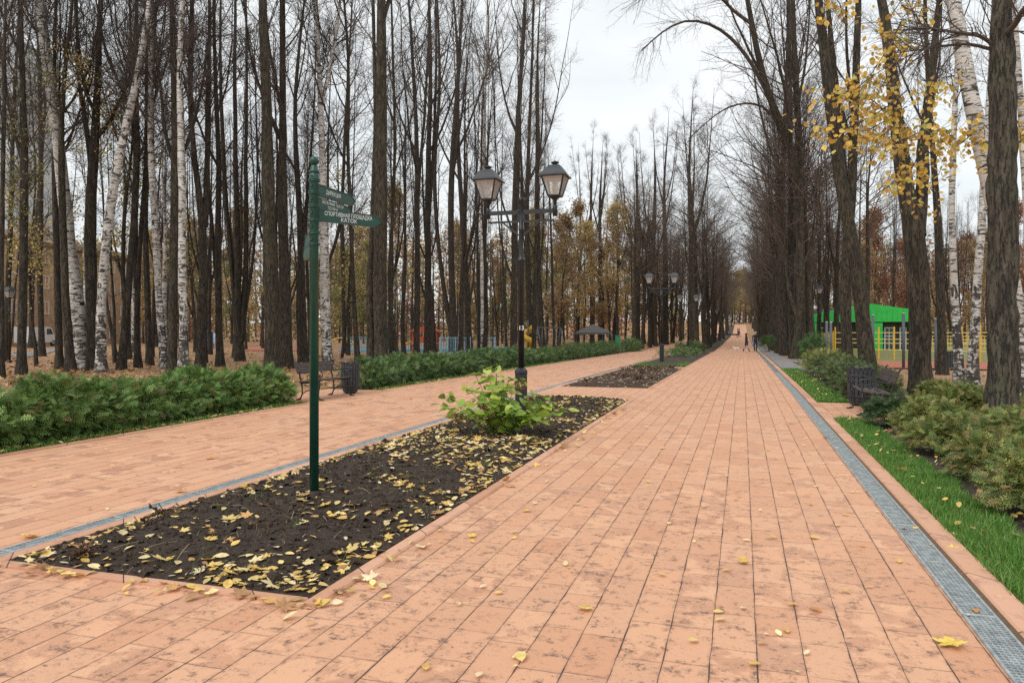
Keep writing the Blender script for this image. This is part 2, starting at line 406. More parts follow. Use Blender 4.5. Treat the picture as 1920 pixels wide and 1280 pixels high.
# ================================================================ SETTING
M['mud'] = soilmat('ochre_mud', (.16, .10, .055), (.26, .17, .10), (.20, .13, .08))
def sheet(name, x0, x1, y0, y1, z, m, nx=1, step=2.0, fn=None, kind='structure', far=None):
    ys = np.arange(y0, y1, step); ys = np.append(ys, y1)
    if far is not None: ys = np.append(ys, far)
    xs = np.linspace(x0, x1, nx + 1) if np.isscalar(nx) else np.asarray(nx, float)
    X, Y = np.meshgrid(xs, ys); Z = gz(Y) + z
    if fn is not None: Z = Z + fn(X, Y)
    V = np.stack([X, Y, Z], -1).reshape(-1, 3); w = len(xs); h = len(ys)
    i = (np.arange(h - 1)[:, None] * w + np.arange(w - 1)[None]).ravel()
    q = np.stack([i, i + 1, i + 1 + w, i + w], 1)
    o = link(name, npmesh(name, V, [q], m, smooth=True))
    if kind: o['kind'] = kind
    return o
def quadsheet(name, pts, z, m):
    P = np.array([[p[0], p[1], 0] for p in pts]); n = 10
    s, t = np.meshgrid(np.linspace(0, 1, n), np.linspace(0, 1, n)); s = s[..., None]; t = t[..., None]
    V = (P[0] * (1 - s) + P[1] * s) * (1 - t) + (P[3] * (1 - s) + P[2] * s) * t
    V[..., 2] = gz(V[..., 1]) + z
    i = (np.arange(n - 1)[:, None] * n + np.arange(n - 1)[None]).ravel(); q = np.stack([i, i + 1, i + 1 + n, i + n], 1)
    o = link(name, npmesh(name, V.reshape(-1, 3), [q], m, smooth=True)); o['kind'] = 'structure'; return o
def stripbox(name, x0, x1, y0, y1, zb, zt, m, step=2.0):
    ys = np.arange(y0, y1, step); ys = np.append(ys, y1); g = gz(ys); V = []
    c = min(.012, (x1 - x0) * .2)
    prof = [(x0, zb), (x0, zt - c), (x0 + c, zt), (x1 - c, zt), (x1, zt - c), (x1, zb)]; k = len(prof)
    for y, q in zip(ys, g): V += [(x, y, z + q) for x, z in prof]
    n = len(ys); Q = []
    for j in range(n - 1):
        for i in range(k - 1): a = j * k + i; Q.append((a, a + k, a + k + 1, a + 1))
    Fs = Q + [tuple(range(k - 1, -1, -1)), tuple((n - 1) * k + i for i in range(k))]
    b = MB(); b.add(np.array(V), Fs); o = b.build(name, m); o['kind'] = 'structure'; return o
_far = [-700, -200, -90, -60, -45, -35, -28, -22, -17, -14, -11, -8.95, 1.6, 3, 5, 8, 12, 17, 24, 35, 60, 100, 250, 800]
sheet('ground', 0, 0, -40, 300, -.03, M['ground'], nx=_far, step=4, far=1500)
sheet('right_path', -5.0, 1.17, -4, 258, 0, M['paving'], nx=3)
sheet('left_path', -8.9, -5.12, -4, 258, 0, M['paving_left'], nx=2)
sheet('left_bench_bay', -10.6, -8.9, 14.0, 17.5, .004, M['paving_left'], nx=2, step=1)
sheet('right_bench_bay', 1.55, 3.4, 14.3, 17.4, .004, M['paving'], nx=2, step=1)
sheet('grey_side_path', 1.6, 2.55, 33.0, 110, .01, M['grey_path'], nx=2)
sheet('right_soil_strip', 2.1, 4.4, 1.5, 14.3, -.008, M['soil_brown'], nx=20, step=.15, fn=lambda X, Y: .02 + .02 * np.sin(X * 7) * np.cos(Y * 5))
sheet('right_soil_strip', 2.1, 4.2, 17.4, 33, -.004, M['soil_brown'], nx=2)
sheet('left_soil_strip', -11.2, -8.9, 1.5, 14.0, -.012, M['soil_brown'], nx=2)
sheet('left_soil_strip', -10.9, -8.9, 17.5, 70, -.012, M['soil_brown'], nx=2)
def bedfn(x0, x1, y0, y1, hgt, rough):
    def f(X, Y):
        e = np.minimum(np.minimum(X - x0, x1 - X), np.minimum(Y - y0, y1 - Y)); e = np.clip(e / .55, 0, 1); e = e * e * (3 - 2 * e)
        Z = np.zeros(X.shape)
        for idx in np.ndindex(X.shape):
            p = Vector((X[idx], Y[idx], 0))
            Z[idx] = mnoise.noise(p * 1.3) * .5 + mnoise.noise(p * 4.5) * .35 + mnoise.noise(p * 13) * .28 + mnoise.noise(p * 31) * .14
        return e * hgt + Z * rough * (.25 + .75 * e)
    return f
BX0, BX1 = -4.83, -2.45
beds = [(3.83, 16.7), (20.1, 32.2), (33.6, 64.0)]
bf1 = bedfn(BX0, BX1, *beds[0], .085, .036)
sheet('near_planting_bed', BX0, BX1, *beds[0], .012, M['soil'], nx=56, step=.045, fn=bf1)
bf2 = bedfn(BX0, BX1, *beds[1], .08, .05)
sheet('middle_planting_bed', BX0, BX1, *beds[1], .012, M['soil'], nx=24, step=.1, fn=bf2)
bf3 = bedfn(BX0, BX1, *beds[2], .08, .04)
sheet('far_planting_bed', BX0, BX1, *beds[2], .012, M['soil_brown'], nx=10, step=.3, fn=bf3)
sheet('median_strip', BX0, BX1, 66, 256, .012, M['soil_brown'], nx=2)
for a, b in beds:
    stripbox('kerb', BX1, -2.34, a - .09, b + .09, -.02, .014, M['kerb']); stripbox('kerb', -4.965, BX0, a - .09, b + .09, -.02, .014, M['kerb'])
    stripbox('kerb', BX0, BX1, a - .10, a, -.02, .011, M['kerb']); stripbox('kerb', BX0, BX1, b, b + .10, -.02, .011, M['kerb'])
stripbox('kerb', 1.385, 1.55, 1.0, 150, -.04, .022, M['kerb'])
stripbox('kerb', -9.0, -8.9, 1.0, 14.0, -.04, .02, M['kerb']); stripbox('kerb', -9.0, -8.9, 17.5, 90, -.04, .02, M['kerb'])
sheet('mud_seam', 1.348, 1.388, -4, 150, .006, M['mud'], nx=1)
# ---------------------------------------------------------------- drains
def drain(label, x0, x1, y0, ynear, yfar, nl):
    t = thing('drain_grate', label, 'drain grate', ((x0 + x1) / 2, y0, 0), 0, 'steel drain grates let into the paving')
    w = x1 - x0; rail = .017
    def loc(name, a, b, y1, zb, zt, m):
        o = stripbox(name, a, b, y0, y1, zb, zt, m); del o['kind']; o.parent = t; o.matrix_parent_inverse = Matrix.Translation((-(x0 + x1) / 2, -y0, 0)); return o
    loc('rail', x0, x0 + rail, yfar, -.02, .014, M['zinc']); loc('rail', x1 - rail, x1, yfar, -.02, .014, M['zinc'])
    loc('channel', x0 + rail, x1 - rail, yfar, -.05, -.018, M['pit'])
    # near mesh: cross bars and long bars
    ys = np.arange(y0 + .02, ynear, .031); n = len(ys); a = x0 + rail; b = x1 - rail
    V = []; bw, zt, zb = .0042, .008, -.012
    cx = np.array([[a, -bw, zb], [b, -bw, zb], [b, bw, zb], [a, bw, zb], [a, -bw, zt], [b, -bw, zt], [b, bw, zt], [a, bw, zt]])
    tF = [np.array([[0, 1, 5, 4], [2, 3, 7, 6], [4, 5, 6, 7]])]
    P = np.zeros((n, 3)); P[:, 1] = ys; P[:, 2] = gz(ys)
    V1, F1, _ = inst(cx, tF, P, np.repeat(np.eye(3)[None], n, 0), np.ones(n))
    ls = np.linspace(a, b, nl + 2)[1:-1]; seg = np.append(np.arange(y0, ynear, 2.0), ynear); V2 = []; F2 = []; k = len(V1)
    for lx in ls:
        base = k + len(V2)
        for y in seg:
            q = float(gz(y)); V2 += [(lx - .003, y, q + zb), (lx - .003, y, q + zt - .001), (lx + .003, y, q + zt - .001), (lx + .003, y, q + zb)]
        for j in range(len(seg) - 1):
            for i in range(3): p = base + 4 * j + i; F2.append((p, p + 4, p + 5, p + 1))
    V = np.concatenate([V1, np.array(V2)]); V[:, 0] -= (x0 + x1) / 2; V[:, 1] -= y0
    link('grating', npmesh('grating', V, F1 + [np.array(F2)], M['zinc']), t)
    # panel seams every metre (clamp plates)
    for y in np.arange(y0 + .5, ynear, 1.0): sb = MB(); sb.box((0, y - y0, float(gz(y)) + .009), (w - 2 * rail, .022, .004)); sb.build('clamp_plate', M['zinc'], t)
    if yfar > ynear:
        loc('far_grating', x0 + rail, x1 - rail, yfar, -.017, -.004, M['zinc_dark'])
    return t
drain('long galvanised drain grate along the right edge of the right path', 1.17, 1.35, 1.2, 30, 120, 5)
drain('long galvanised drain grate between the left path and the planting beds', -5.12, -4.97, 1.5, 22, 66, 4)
# ---------------------------------------------------------------- leaf templates
def maple_leaf():
    tips = [(90, 1.0), (78, .70), (70, .72), (62, .46), (50, .66), (38, .98), (26, .66), (14, .62), (6, .46), (-8, .60), (-20, .72), (-34, .5), (-60, .40), (-86, .16)]
    pts = [(math.cos(R(a)) * r, math.sin(R(a)) * r) for a, r in tips]
    pts += [(-x, y) for x, y in reversed(pts[1:])]
    V = [(0, 0, 0)] + [(x, y, .16 * (x * x + y * y) * (1 if i % 2 else .6)) for i, (x, y) in enumerate(pts)]; n = len(pts)
    T = [(0, 1 + i, 1 + (i + 1) % n) for i in range(n)]
    k = len(V); V += [(-.02, -.1, 0), (.02, -.1, 0), (.06, -.75, .05), (.03, -.76, .05)]
    return np.array(V, float) * .5, [np.array(T), np.array([[k, k + 1, k + 2, k + 3]])]
def oval_leaf():
    V = np.array([(0, -.55, 0), (.26, -.3, .03), (.33, .02, .05), (.2, .32, .03), (0, .56, .0), (-.2, .32, .03), (-.33, .02, .05), (-.26, -.3, .03), (0, 0, -.01)], float)
    return V, [np.array([[8, i, (i + 1) % 8] for i in range(8)])]
def simple_leaf():
    V = np.array([(0, -.5, 0), (.34, -.08, .06), (0, .55, -.03), (-.34, -.08, .06)], float)
    return V, [np.array([[0, 1, 2, 3]])]
MAPLE, OVAL, DIA = maple_leaf(), oval_leaf(), simple_leaf()
def flat_axes(n, tilt=.25):
    N = nrm(np.stack([rng.normal(0, tilt, n), rng.normal(0, tilt, n), np.ones(n)], 1)); a = rng.uniform(0, 2 * np.pi, n)
    Y = np.stack([np.cos(a), np.sin(a), np.zeros(n)], 1); Y = Y - N * (Y * N).sum(1, keepdims=True)
    return frames(Y, -N) if False else frames(Y, N)
YEL = np.array([(.80, .60, .22), (.76, .52, .14), (.82, .66, .34), (.70, .44, .12), (.60, .34, .12), (.78, .62, .40), (.46, .25, .11)])
def leafcols(n, pal=YEL, p=None, j=.12):
    c = pal[rng.choice(len(pal), n, p=p)]; return np.clip(c * rng.normal(1, j, (n, 1)), .01, 1)
def litter(name, pos, sizes, maple_share, mats='litter', tilt=.22, pal=YEL, p=None):
    n = len(pos); mk = rng.random(n) < maple_share; parts = []
    for k, tpl in ((mk, MAPLE), (~mk, OVAL)):
        m = int(k.sum())
        if not m: continue
        s = sizes[k] * (2.0 if tpl is MAPLE else 1.0)
        s3 = np.stack([s, s, s * rng.uniform(.4, 2.2, m)], 1)
        parts.append(inst(tpl[0], tpl[1], pos[k], flat_axes(m, tilt), s3, leafcols(m, pal, p)))
    V = []; Fs = []; T = []; off = 0
    for v, f, t in parts:
        V.append(v); Fs += [q + off for q in f]; T.append(t); off += len(v)
    return link(name, npmesh(name, np.concatenate(V), Fs, M[mats], tint=np.concatenate(T)))
def bed_points(n, bf, y0, y1, dens):
    out = []
    while len(out) < n:
        x = rng.uniform(BX0 + .02, BX1 - .01); y = rng.uniform(y0 + .02, y1 - .05)
        if rng.random() < dens(x, y): out.append((x, y))
    P = np.array(out); Z = gz(P[:, 1]) + .012 + bf(P[:, 0], P[:, 1]) + .012
    return np.stack([P[:, 0], P[:, 1], Z], 1)
def dens1(x, y):
    d = .03 + .62 * max(0, mnoise.noise(Vector((x * 1.6, y * 1.6, 3))) + .12)
    e = BX1 - x
    if e < .35: d += .8 * (1 - e / .35) * (.4 + max(0, mnoise.noise(Vector((y * 1.2, 7, 1)))) * 1.8)
    if y < 4.5 and x > -3.5: d += 1.2 * max(0, 1 - (y - 3.83) / .45)
    if y < 4.15: d += .45
    if x < BX0 + .3: d += .18
    if 8.0 < y < 10.2: d += .30
    return d
P1 = bed_points(2500, bf1, *beds[0], dens1)
tag(litter('bed_leaf_litter', P1, rng.choice([.035, .045, .06, .075, .095], len(P1), p=[.2, .28, .27, .17, .08]), .22, p=[.22, .2, .24, .12, .07, .1, .05]), 'pale yellow fallen leaves strewn over the black soil of the near bed', 'leaf litter', kind='stuff')
P2 = bed_points(900, bf2, *beds[1], lambda x, y: .6)
tag(litter('bed_leaf_litter', P2, rng.choice([.05, .07, .09], len(P2)), .1, pal=np.array([(.55, .38, .2), (.7, .5, .3), (.16, .08, .045), (.3, .16, .09)])), 'brown and tan leaves lying on the middle bed', 'leaf litter', kind='stuff')
# clods and small stubble
def clods(n, bf, y0, y1):
    P = bed_points(n, bf, y0, y1, lambda x, y: 1); P[:, 2] -= .012
    V = np.array([(1, 0, 0), (-1, 0, 0), (0, 1, 0), (0, -1, 0), (0, 0, 1), (.6, .6, .45), (-.6, .5, .5), (.5, -.6, .4), (-.6, -.6, .4)], float)
    T = [np.array([(4, 0, 5), (4, 5, 2), (4, 2, 6), (4, 6, 1), (4, 1, 8), (4, 8, 3), (4, 3, 7), (4, 7, 0)])]
    s = rng.gamma(1.7, .0062, (n, 1)) * rng.uniform(.6, 1.4, (n, 3)); v, f, _ = inst(V, T, P, flat_axes(n, .4), s)
    return link('soil_clods', npmesh('soil_clods', v, f, M['soil'], smooth=False))
tag(clods(16000, bf1, *beds[0]), 'crumbs of black soil in the near planting bed', 'soil', kind='stuff')
_n = 2600; _P = bed_points(_n, bf1, *beds[0], lambda x, y: .5 + (mnoise.noise(Vector((x * 2, y * 2, 17))) > .1)); _V = np.array([(-.5, -.02, 0), (.5, -.02, 0), (.5, .02, 0), (-.5, .02, 0), (0, -.02, .06), (0, .02, .06)], float)
_v, _f, _t = inst(_V, [np.array([[0, 4, 5, 3], [4, 1, 2, 5]])], _P, flat_axes(_n, .45), np.stack([rng.gamma(3, .022, _n), rng.uniform(.05, .12, _n), rng.uniform(.05, .2, _n)], 1), leafcols(_n, np.array([(.30, .22, .13), (.16, .11, .07), (.42, .33, .2), (.09, .06, .04)])))
tag(link('bed_straw', npmesh('bed_straw', _v, _f, M['litter'], tint=_t)), 'bits of dry stalk and twig mixed into the soil of the near bed', 'plant debris', kind='stuff')
# ---------------------------------------------------------------- grass
def blades(name, pos, h, wd, pal, lean=.35):
    n = len(pos)
    V = np.array([(-.5, 0, 0), (.5, 0, 0), (-.4, .12, .55), (.4, .12, .55), (0, .42, 1.0)], float)
    Fs = [np.array([[0, 1, 3, 2]]), np.array([[2, 3, 4]])]
    a = rng.uniform(0, 2 * np.pi, n); Zx = nrm(np.stack([rng.normal(0, lean, n), rng.normal(0, lean, n), np.ones(n)], 1))
    X = np.stack([np.cos(a), np.sin(a), np.zeros(n)], 1); X = nrm(X - Zx * (X * Zx).sum(1, keepdims=True)); Y = np.cross(Zx, X)
    s = np.stack([wd, h, h], 1); v, f, t = inst(V, Fs, pos, np.stack([X, Y, Zx], 1), s, leafcols(n, pal, j=.18))
    return link(name, npmesh(name, v, f, M['grass'], tint=t))
GR = np.array([(.09, .25, .028), (.12, .30, .038), (.07, .20, .024), (.17, .34, .06), (.24, .31, .08)])
def strip_grass(name, label, x0, x1, y0, y1, n, h, w, power=1.0, edge=None):
    y = y0 + (y1 - y0) * rng.random(n) ** power; x = rng.uniform(x0, x1, n)
    if edge is not None: x = x0 + (x - x0) * edge(y)
    pos = np.stack([x, y, gz(y) - .02], 1)
    cl = np.array([mnoise.noise(Vector((a * 3.1, b * 3.1, 0))) for a, b in zip(x, y)])
    hh = h * rng.uniform(.55, 1.15, n) * (1 + .35 * cl)
    return tag(blades(name, pos, hh, w * rng.uniform(.7, 1.3, n), GR), label, 'grass', kind='stuff')
def edge1(y): return np.array([.92 + .22 * mnoise.noise(Vector((q * 1.3, 2, 5))) for q in y])
stripbox('lawn_strip', 1.55, 2.2, 1.0, 14.25, -.04, .0, M['soil_brown']); stripbox('lawn_strip', 1.55, 2.2, 17.45, 33, -.04, .0, M['soil_brown'])
strip_grass('grass', 'short bright green grass in the near strip beside the right path', 1.545, 2.13, 2.2, 14.25, 50000, .105, .0055, 1.5, edge1)
strip_grass('grass', 'bright green grass strip beyond the right bench', 1.58, 2.28, 17.45, 33, 20000, .11, .012, 1.2, edge1)
strip_grass('grass', 'green grass patch round the foot of the second lamp', -4.75, -2.5, 33.7, 38.5, 12000, .12, .018, 1.3)
strip_grass('grass', 'rough grass along the foot of the near left hedge', -9.35, -8.98, 2.0, 14.0, 7000, .10, .009)
strip_grass('grass', 'rough grass along the foot of the far left hedge', -9.3, -8.98, 17.5, 40, 6000, .11, .014)
_n = 1500; _p = bed_points(_n // 9, bf1, *beds[0], lambda x, y: .15 + (mnoise.noise(Vector((x * 2.3, y * 2.3, 9))) > .15)); _p = np.repeat(_p, 9, 0) + rng.normal(0, .03, (len(_p) * 9, 3)) * [1, 1, 0]; _p[:, 2] -= .02
tag(blades('bed_weeds', _p, rng.uniform(.04, .11, len(_p)), rng.uniform(.003, .006, len(_p)), np.array([(.06, .13, .03), (.10, .16, .05), (.20, .17, .07)]), .8), 'thin green weeds sprouting from the near bed', 'weeds', kind='stuff')
# leaves caught in the grass and along hedges
_n = 330; y = 2.2 + 28 * rng.random(_n) ** 1.3; y = y[(y < 14.2) | (y > 17.5)]; x = rng.uniform(1.6, 2.4, len(y))
tag(litter('lawn_leaves', np.stack([x, y, gz(y) + .07], 1), rng.uniform(.035, .07, len(y)), .1, tilt=.5), 'yellow leaves caught in the grass strip on the right', 'leaf litter', kind='stuff')
_n = 900; y = 2 + 28 * rng.random(_n) ** 1.2; y = y[(y < 14.0) | (y > 17.5)]; x = -9.0 - rng.gamma(1.5, .14, len(y))
tag(litter('hedge_foot_leaves', np.stack([x, y, gz(y) + .03], 1), rng.uniform(.04, .09, len(y)), .15, tilt=.35, p=[.12, .2, .08, .25, .2, .05, .1]), 'yellow and brown leaves gathered at the foot of the left hedges', 'leaf litter', kind='stuff')
_n = 170; y = 3.75 + 11 * rng.random(_n) ** 1.3; x = -2.36 + np.abs(rng.normal(0, .10, _n)); _m = 70; x = np.append(x, rng.uniform(-4.9, -2.3, _m)); y = np.append(y, 3.78 - np.abs(rng.normal(0, .09, _m)))
kk = np.array([mnoise.noise(Vector((a * 1.4, b * 1.4, 8))) for a, b in zip(x, y)]) > -.05; x, y = x[kk], y[kk]
tag(litter('kerb_leaves', np.stack([x, y, gz(y) + .022], 1), rng.choice([.035, .05, .065, .085], len(x)), .2, tilt=.3), 'yellow leaves spilled over the kerb of the near bed', 'leaf litter', kind='stuff')
# small leaves scattered on the paving
_n = 900; y = 2.2 + 60 * rng.random(_n) ** 1.7; x = rng.uniform(-2.3, 1.6, _n)
k = np.array([mnoise.noise(Vector((a * .8, b * .35, 4))) for a, b in zip(x, y)]); keep = rng.random(_n) < .45 + 1.2 * k; x, y = x[keep], y[keep]
tag(litter('scattered_leaves', np.stack([x, y, gz(y) + .016], 1), rng.uniform(.022, .055, len(x)), .12, tilt=.15, p=[.2, .2, .2, .13, .1, .1, .07]), 'small yellow and brown leaves scattered on the right path', 'leaf litter', kind='stuff')
_n = 170; y = 4 + 40 * rng.random(_n) ** 1.2; x = -8.8 + 3.6 * rng.random(_n) ** 1.6
tag(litter('scattered_leaves', np.stack([x, y, gz(y) + .016], 1), rng.uniform(.03, .06, _n), .15, tilt=.2), 'a few dry leaves scattered on the left path', 'leaf litter', kind='stuff')
_n = 420; y = rng.uniform(3, 14, _n); x = rng.uniform(2.15, 3.9, _n)
tag(litter('soil_strip_leaves', np.stack([x, y, gz(y) + .05], 1), rng.uniform(.035, .08, _n), .2, tilt=.4, p=[.1, .15, .08, .25, .2, .07, .15]), 'brown and yellow leaves on the bare soil under the right shrubs', 'leaf litter', kind='stuff')
# leaf carpets in the woods (real leaves over the leaf-covered ground)
def carpet(name, label, n, umin, umax, vmin, vmax, pal, size):
    u = rng.uniform(umin, umax, n); v = rng.uniform(vmin, vmax, n); P = []
    for a, b in zip(u, v):
        p, d = at(a, b)
        if p[0] < -10.6 or p[0] > 3.6: P.append(p + [0, 0, .03])
    P = np.array(P); return tag(litter(name, P, rng.uniform(size * .7, size * 1.4, len(P)), .3, tilt=.45, pal=pal), label, 'leaf litter', kind='stuff')
BRN = np.array([(.40, .21, .09), (.28, .14, .06), (.50, .30, .14), (.20, .10, .05), (.58, .38, .18), (.34, .2, .12)])
carpet('wood_leaf_carpet', 'brown leaf carpet under the bare trees on the left', 5200, -60, 740, 655, 725, BRN, .10)
carpet('wood_leaf_carpet', 'tan and yellow leaf carpet beneath the trees on the right', 1500, 1600, 2050, 690, 860, np.array([(.60, .38, .15), (.7, .48, .2), (.45, .26, .11), (.3, .17, .08)]), .08)
# individual leaves on the paving
LV = [(1787, 1210, .20, 'm', 'largest yellow maple leaf lying by the right drain near the front'), (1097, 1143, .125, 'm', 'curled golden leaf on the middle of the right path near the front'),
 (976, 1235, .095, 'o', 'pale yellow oval leaf nearest the bottom edge of the right path'), (883, 1007, .115, 'm', 'yellow maple leaf close to the right kerb of the near bed'), (985, 959, .105, 'm', 'yellow maple leaf on a pale lime stained slab'),
 (1525, 1010, .10, 'm', 'yellow leaf two slabs left of the right drain'), (1392, 1054, .10, 'o', 'tan curled leaf beside a smaller yellow one on the right path'), (1528, 1146, .085, 'o', 'brown and white curled leaf on a damp slab of the right path'),
 (62, 1007, .20, 'm', 'large yellow maple leaf on the left drain at the picture edge'), (335, 923, .17, 'm', 'yellow maple leaf standing up beside the left drain'), (395, 861, .16, 'm', 'orange leaf alone in the middle of the left path'),
 (1548, 822, .13, 'm', 'orange brown leaf lying across the right drain grate'), (1786, 1032, .13, 'm', 'tan curled maple leaf on the right kerb beside the grass'), (1830, 1148, .06, 'o', 'brown sliver of leaf on the right drain grate near the front')]
LV += [(u, v, .06, 'o', None) for u, v in [(1397, 1058), (1362, 1072), (1585, 1112), (1487, 1136), (1300, 1205), (1415, 1248), (1475, 1185), (1585, 967), (1570, 987), (1320, 952), (1400, 1015), (1480, 877), (1350, 1165), (1347, 1150), (798, 1254), (1687, 1055), (1160, 872), (1215, 905), (1450, 1010), (1440, 845), (1290, 870), (1520, 947), (1240, 1080), (1060, 1060)]]
for u, v, s, kd, lab in LV:
    p, d = at(u, v); tpl = MAPLE if kd == 'm' else OVAL
    col = np.array([(.80, .58, .10)]) if kd == 'm' and 'orange' not in (lab or '') else (np.array([(.62, .27, .07)]) if 'orange' in (lab or '') or 'brown' in (lab or '') else YEL[[int(rng.integers(0, 4))]])
    V, Fs, t = inst(tpl[0], tpl[1], np.zeros((1, 3)), flat_axes(1, .09), np.array([[s, s, s * 1.6]]), col)
    V[:, 2] -= V[:, 2].min()
    o = link('fallen_leaf', npmesh('fallen_leaf', V, Fs, M['litter'], tint=t), None, (p[0], p[1], p[2] + .012))
    tag(o, lab or 'small yellow leaf lying flat on the slabs of the right path', 'leaf', 'single leaves lying on the paving')
# ================================================================ OBJECTS
def basis(dx, dd):     # camera-plane direction -> world unit vector
    x, y = cw(dx, dd); n = math.hypot(x, y); return np.array([x / n, y / n, 0.])
def lettering(txt, size, maxw, parent, origin, X, mat, off=.0012, name='lettering', ext=.0006):
    cu = bpy.data.curves.new(name, 'FONT'); cu.body = txt; cu.size = size; cu.align_x = 'CENTER'; cu.align_y = 'CENTER'; cu.offset = off; cu.extrude = ext; cu.resolution_u = 3; cu.space_line = .8
    tmp = bpy.data.objects.new(name, cu); COL.objects.link(tmp); bpy.context.view_layer.update()
    me = bpy.data.meshes.new_from_object(tmp.evaluated_get(bpy.context.evaluated_depsgraph_get())); bpy.data.objects.remove(tmp)
    n = len(me.vertices); co = np.zeros(n * 3, np.float32); me.vertices.foreach_get('co', co); co = co.reshape(-1, 3)
    w = np.ptp(co[:, 0]); sx = min(1, maxw / w) if maxw else 1
    X = np.asarray(X, float); Z = np.array([0, 0, 1.]); Nn = np.cross(X, Z)
    W = np.asarray(origin, float) + co[:, :1] * sx * X + co[:, 1:2] * Z + co[:, 2:3] * Nn
    me.vertices.foreach_set('co', W.astype(np.float32).ravel()); me.materials.clear(); me.materials.append(mat); me.update()
    return link(name, me, parent)
# ---------------------------------------------------------------- signpost
p, d = at_h(589, 927, .10); bz = .09
t = thing('signpost', 'tall dark green finger signpost standing in the near bed', 'signpost', (p[0], p[1], bz))
pk = d / F; zz = lambda v: EYE + (HOR - v) * pk - bz
b = MB(); b.lathe([(.041, .05), (.041, zz(342)), (.043, zz(341)), (.043, zz(326)), (.036, zz(325))], 24); b.build('pole', M['green'], t)
b = MB(); b.lathe([(.0415, -.1), (.0415, .05)], 24); b.build('pole_foot', M['rust'], t)
b = MB(); b.lathe([(.044, zz(325)), (.047, zz(323)), (.047, zz(320.5)), (.034, zz(318)), (.031, zz(313)), (.026, zz(311.5)), (.026, zz(310))], 24)
r = .043; zc = zz(302); b.lathe([(r * math.sin(a), zc - r * math.cos(a)) for a in np.linspace(.35, math.pi - .02, 14)], 24); b.build('ball_finial', M['green'], t)
for v in (338.5, 361.5, 386.5, 413, 437, 458):
    b = MB(); z = zz(v); b.lathe([(.042, z - .014), (.052, z - .012), (.053, z - .003), (.047, z - .001), (.047, z + .003), (.053, z + .005), (.052, z + .013), (.042, z + .015)], 24); b.build('collar', M['green'], t)
for v in (331, 349, 374, 400, 425, 450):
    b = MB(); z = zz(v); dr = basis(-.25, -1); q = dr * .043; b.lathe([(.010, -.002), (.010, .006), (.006, .011)], 8, (0, 0, 0)); V = b.V[0]
    ax = np.array([np.cross(dr, [0, 0, 1.]), [0, 0, 1.], dr]); b.V[0] = V @ ax + q + [0, 0, z]; b.build('bolt', M['green'], t)
def blade(vc, dr, L, hgt, lines, lo):
    X = basis(*dr); Z = np.array([0, 0, 1.]); Nn = np.cross(X, Z); z = zz(vc); h = hgt / 2; s = .045
    b = MB(); b.prism([(s, -h), (L - .075, -h), (L, 0), (L - .075, h), (s, h)], (0, 0, z), X, Z, Nn, .020)
    for sg in (-1, 1): b.bar(X * s + Z * (z + sg * (h - .003)), X * (L - .078) + Z * (z + sg * (h - .003)), .030, .009, 0)
    for sg in (-1, 1): b.bar(X * (L - .078) + Z * (z + sg * (h - .003)), X * (L + .004) + Z * z, .028, .008, 0, up=(0, 0, 1))
    o = b.build('sign_blade', M['green'], t)
    for txt, dz, sz, mw in lines: lettering(txt, sz, mw, o, X * (s + (L - s) * lo) + Z * (z + dz) + Nn * .0115, X, M['white'], .0002)
    return o
blade(402.5, (.74, .67), .705, .110, [('СПОРТИВНАЯ ПЛОЩАДКА', .021, .054, .50), ('КАТОК', -.025, .050, None)], .46)
blade(354, (.30, .95), .72, .104, [('ДИРЕКЦИЯ', .0, .055, .26)], .40)
blade(378.5, (.30, .95), .66, .096, [('ЗЕЛЁНЫЙ ТЕАТР', .022, .046, .40), ('ПОЛЯНА', -.024, .042, None)], .42)
blade(441, (-.40, 1), .70, .118, [], .4); blade(465, (-.42, 1), .70, .118, [], .4)
